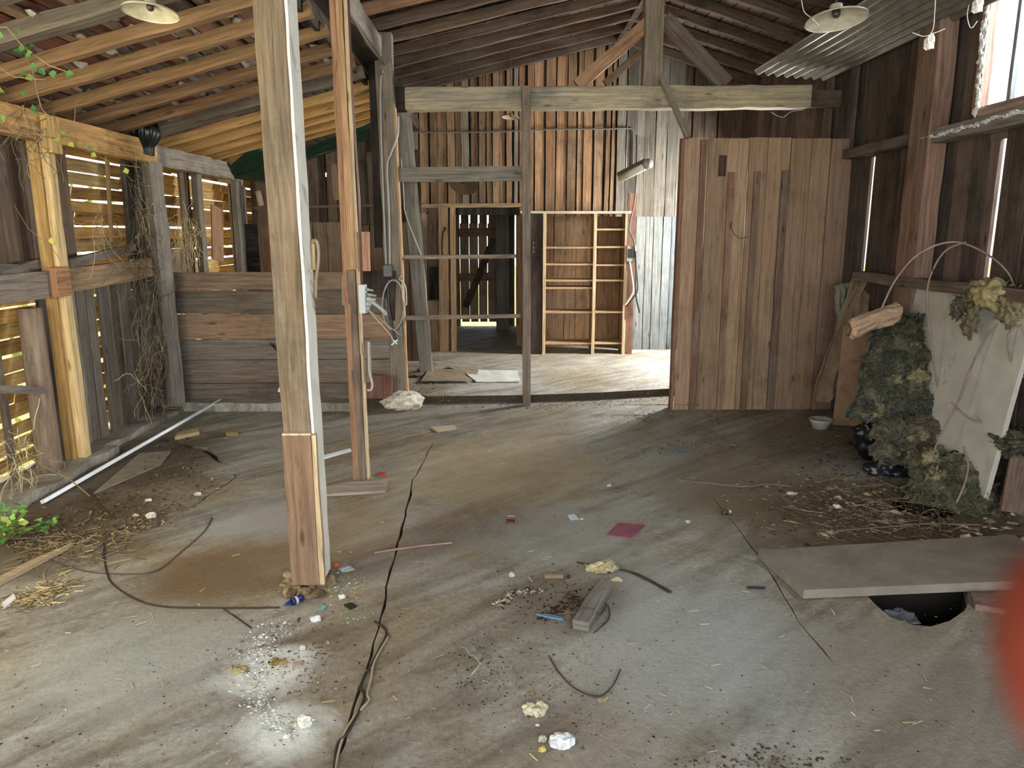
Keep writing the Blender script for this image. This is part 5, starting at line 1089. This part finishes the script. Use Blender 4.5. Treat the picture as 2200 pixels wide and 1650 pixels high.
def vine(lab, pts, Y, leaves, c, r=.003):
    e0 = empty('vine', at_y(*pts[0], Y), lab, 'vine'); P = [at_y(*q, Y) for q in pts]
    if P[0].z > 2.05: P.insert(0, V((P[0].x-.05, P[0].y+.05, zlean(P[0].x)+.02)))
    mb = MB(); mb.tube(P, r, '8c7a50', 5); mb.build('stem', 'leafy', e0, smooth=True)
    ml = MB()
    for k in range(leaves):
        i = random.randrange(len(P)-1); p = P[i].lerp(P[i+1], R(0, 1))+V((R(-.04, .04), R(-.04, .04), R(-.04, .02))); ml.leaf(p, (R(-1, 1), R(-.4, .4), R(-1, .2)), (R(-.3, .3), -1, R(-.3, .5)), R(.03, .05), R(.03, .045), random.choice(c))
    if leaves: ml.build('leaves', 'leafy', e0)
GR = ['3c6c34', '4c7c3c', '2c5428', '6c9048']
vine('leafy green vine hanging under the roof at the top left corner', ((-20, 60), (15, 58), (45, 95), (70, 115), (105, 140), (160, 160)), 3.4, 12, GR)
vine('leafless trailing tendril crossing the first rafters at upper left', ((-10, 140), (30, 165), (60, 168), (100, 172)), 3.4, 3, ['8cb040', '4c7c3c'], .002)
vine('vine shoot hanging down onto the yellow wall plate', ((58, 122), (72, 160), (80, 200), (90, 235), (120, 265)), 4.1, 5, GR)
vine('thin leafy tendril trailing across the slats beside the yellow post', ((125, 285), (170, 310), (200, 330), (240, 350), (300, 360)), 4.9, 6, ['a8b848', '6c9048'], .002)
vine('thin tendril hanging at the left edge before the dark planks', ((0, 265), (40, 285), (90, 290), (100, 300)), 4.2, 4, ['8c9c3c', '6c7c34'], .002)
vine('long bare tendril crossing the lower left planks', ((30, 960), (90, 1000), (150, 1030), (210, 1080), (250, 1120)), 4.4, 0, GR, .004)
vine('curved bare tendril between the yellow post and dark planks', ((30, 440), (60, 490), (110, 530), (130, 560)), 4.6, 2, ['c8b848'], .002)
def tangle(lab, cx, cy, rx, ry, X, n, c, L=.35):
    mb = MB()
    for _ in range(n):
        p = at_x(cx+R(-rx, rx), cy+R(-ry, ry), X+R(-.05, .08)); d = V((0, R(-1, 1), R(-1, .6))).normalized(); pts = [p]
        for k in range(7): d = (d+V((R(-.3, .3), R(-.7, .7), R(-.7, .6)))).normalized(); pts.append(pts[-1]+d*L/7)
        for q in pts: q.x = min(max(q.x, X-.05), X+.12)
        mb.tube(pts, R(.0012, .0028), var(random.choice(c), .15), 3, close=False)
    one('vine_tangle', mb, 'matte', lab, 'vine', kind='stuff')
DV = ['7c6c50', '9a8a68', '6a5c48', 'b8a880']
tangle('tangle of dead vines hanging over the dark split post', 315, 480, 28, 110, -2.92, 110, DV)
tangle('dead vines hanging below the middle rail left of the partition', 325, 740, 30, 120, -2.9, 150, DV, .3)
tangle('bright dry vine tangle in the slatted opening left of the narrow stud', 395, 500, 25, 35, -2.95, 90, ['c8b078', 'd8c48c', 'a89060'])
tangle('dead vines hanging from the top of the left wall planks', 60, 290, 60, 20, -2.9, 45, DV)
tangle('pale dead vines at the bottom of the slatted left wall', 40, 990, 30, 50, -2.88, 50, ['c8b47c', 'a8946a', 'd8cc98'])
tangle('sparse dead vines on the left wall between rail and plate', 260, 520, 60, 60, -2.92, 45, DV)

# ================================================================== HAND (finger over the lens corner)
def campt(x, y, dist): d = ray(x, y).normalized(); return V((0, 0, CH))+d*dist
hd = MB()
def hand():
    me = bpy.data.meshes.new('hand'); vs, es, rs = [], [], []
    def chain(pts, rad, start=None):
        prev = start
        for p, r_ in zip(pts, rad):
            vs.append(p); rs.append(r_); i = len(vs)-1
            if prev is not None: es.append((prev, i))
            prev = i
        return prev
    # camera-right, camera-up, forward axes
    rt = RM @ V((1, 0, 0)); up = RM @ V((0, 1, 0)); fw = RM @ V((0, 0, -1)); o = V((0, 0, CH))
    def C(r_, u, f_): return o+rt*r_+up*u+fw*f_
    wrist = C(.115, -.115, .035); chain([wrist, C(.10, -.085, .04)], [.027, .028]); pl_ = 1
    kn = [C(.092, -.040, .052), C(.100, -.052, .038), C(.108, -.066, .024), C(.114, -.080, .012)]
    tips = [[C(.064, -.0235, .047), C(.045, -.0175, .0455), C(.0304, -.0152, .0425)],
            [C(.090, -.028, .026), C(.084, -.016, .022), C(.078, -.012, .022)],
            [C(.098, -.038, .014), C(.092, -.026, .010), C(.084, -.022, .010)],
            [C(.106, -.058, .002), C(.098, -.048, -.002), C(.090, -.044, -.002)]]
    for k, t in zip(kn, tips):
        b = chain([k], [.0125], pl_); chain(t, [.0105, .0108, .0105] if k is kn[0] else [.0098, .0094, .0086], b)
    b = chain([C(.096, -.092, .058), C(.086, -.086, .066), C(.078, -.080, .068)], [.014, .0105, .0095], pl_)
    me.from_pydata([tuple(v) for v in vs], es, []); ob = bpy.data.objects.new('hand', me); COL.objects.link(ob)
    sk = ob.modifiers.new('skin', 'SKIN'); sk.use_smooth_shade = True
    for d, r_ in zip(me.skin_vertices[0].data, rs): d.radius = (r_, r_)
    me.skin_vertices[0].data[0].use_root = True
    s = ob.modifiers.new('sub', 'SUBSURF'); s.levels = 2; s.render_levels = 2
    m, nt, bs = newmat('backlit_fingertip_skin'); bs.inputs['Base Color'].default_value = (.23, .035, .018, 1); bs.inputs['Roughness'].default_value = .6  # red of light passing through the finger put into the base colour
    bs.inputs['Subsurface Weight'].default_value = .5; bs.inputs['Subsurface Radius'].default_value = (.02, .004, .002); bs.inputs['Subsurface Scale'].default_value = .5
    me.materials.append(m)
    tag(ob, 'out-of-focus reddish fingertip intruding at the lower right corner', 'hand')
hand()
for o in bpy.data.objects:
    if '_o' in o: del o['_o']
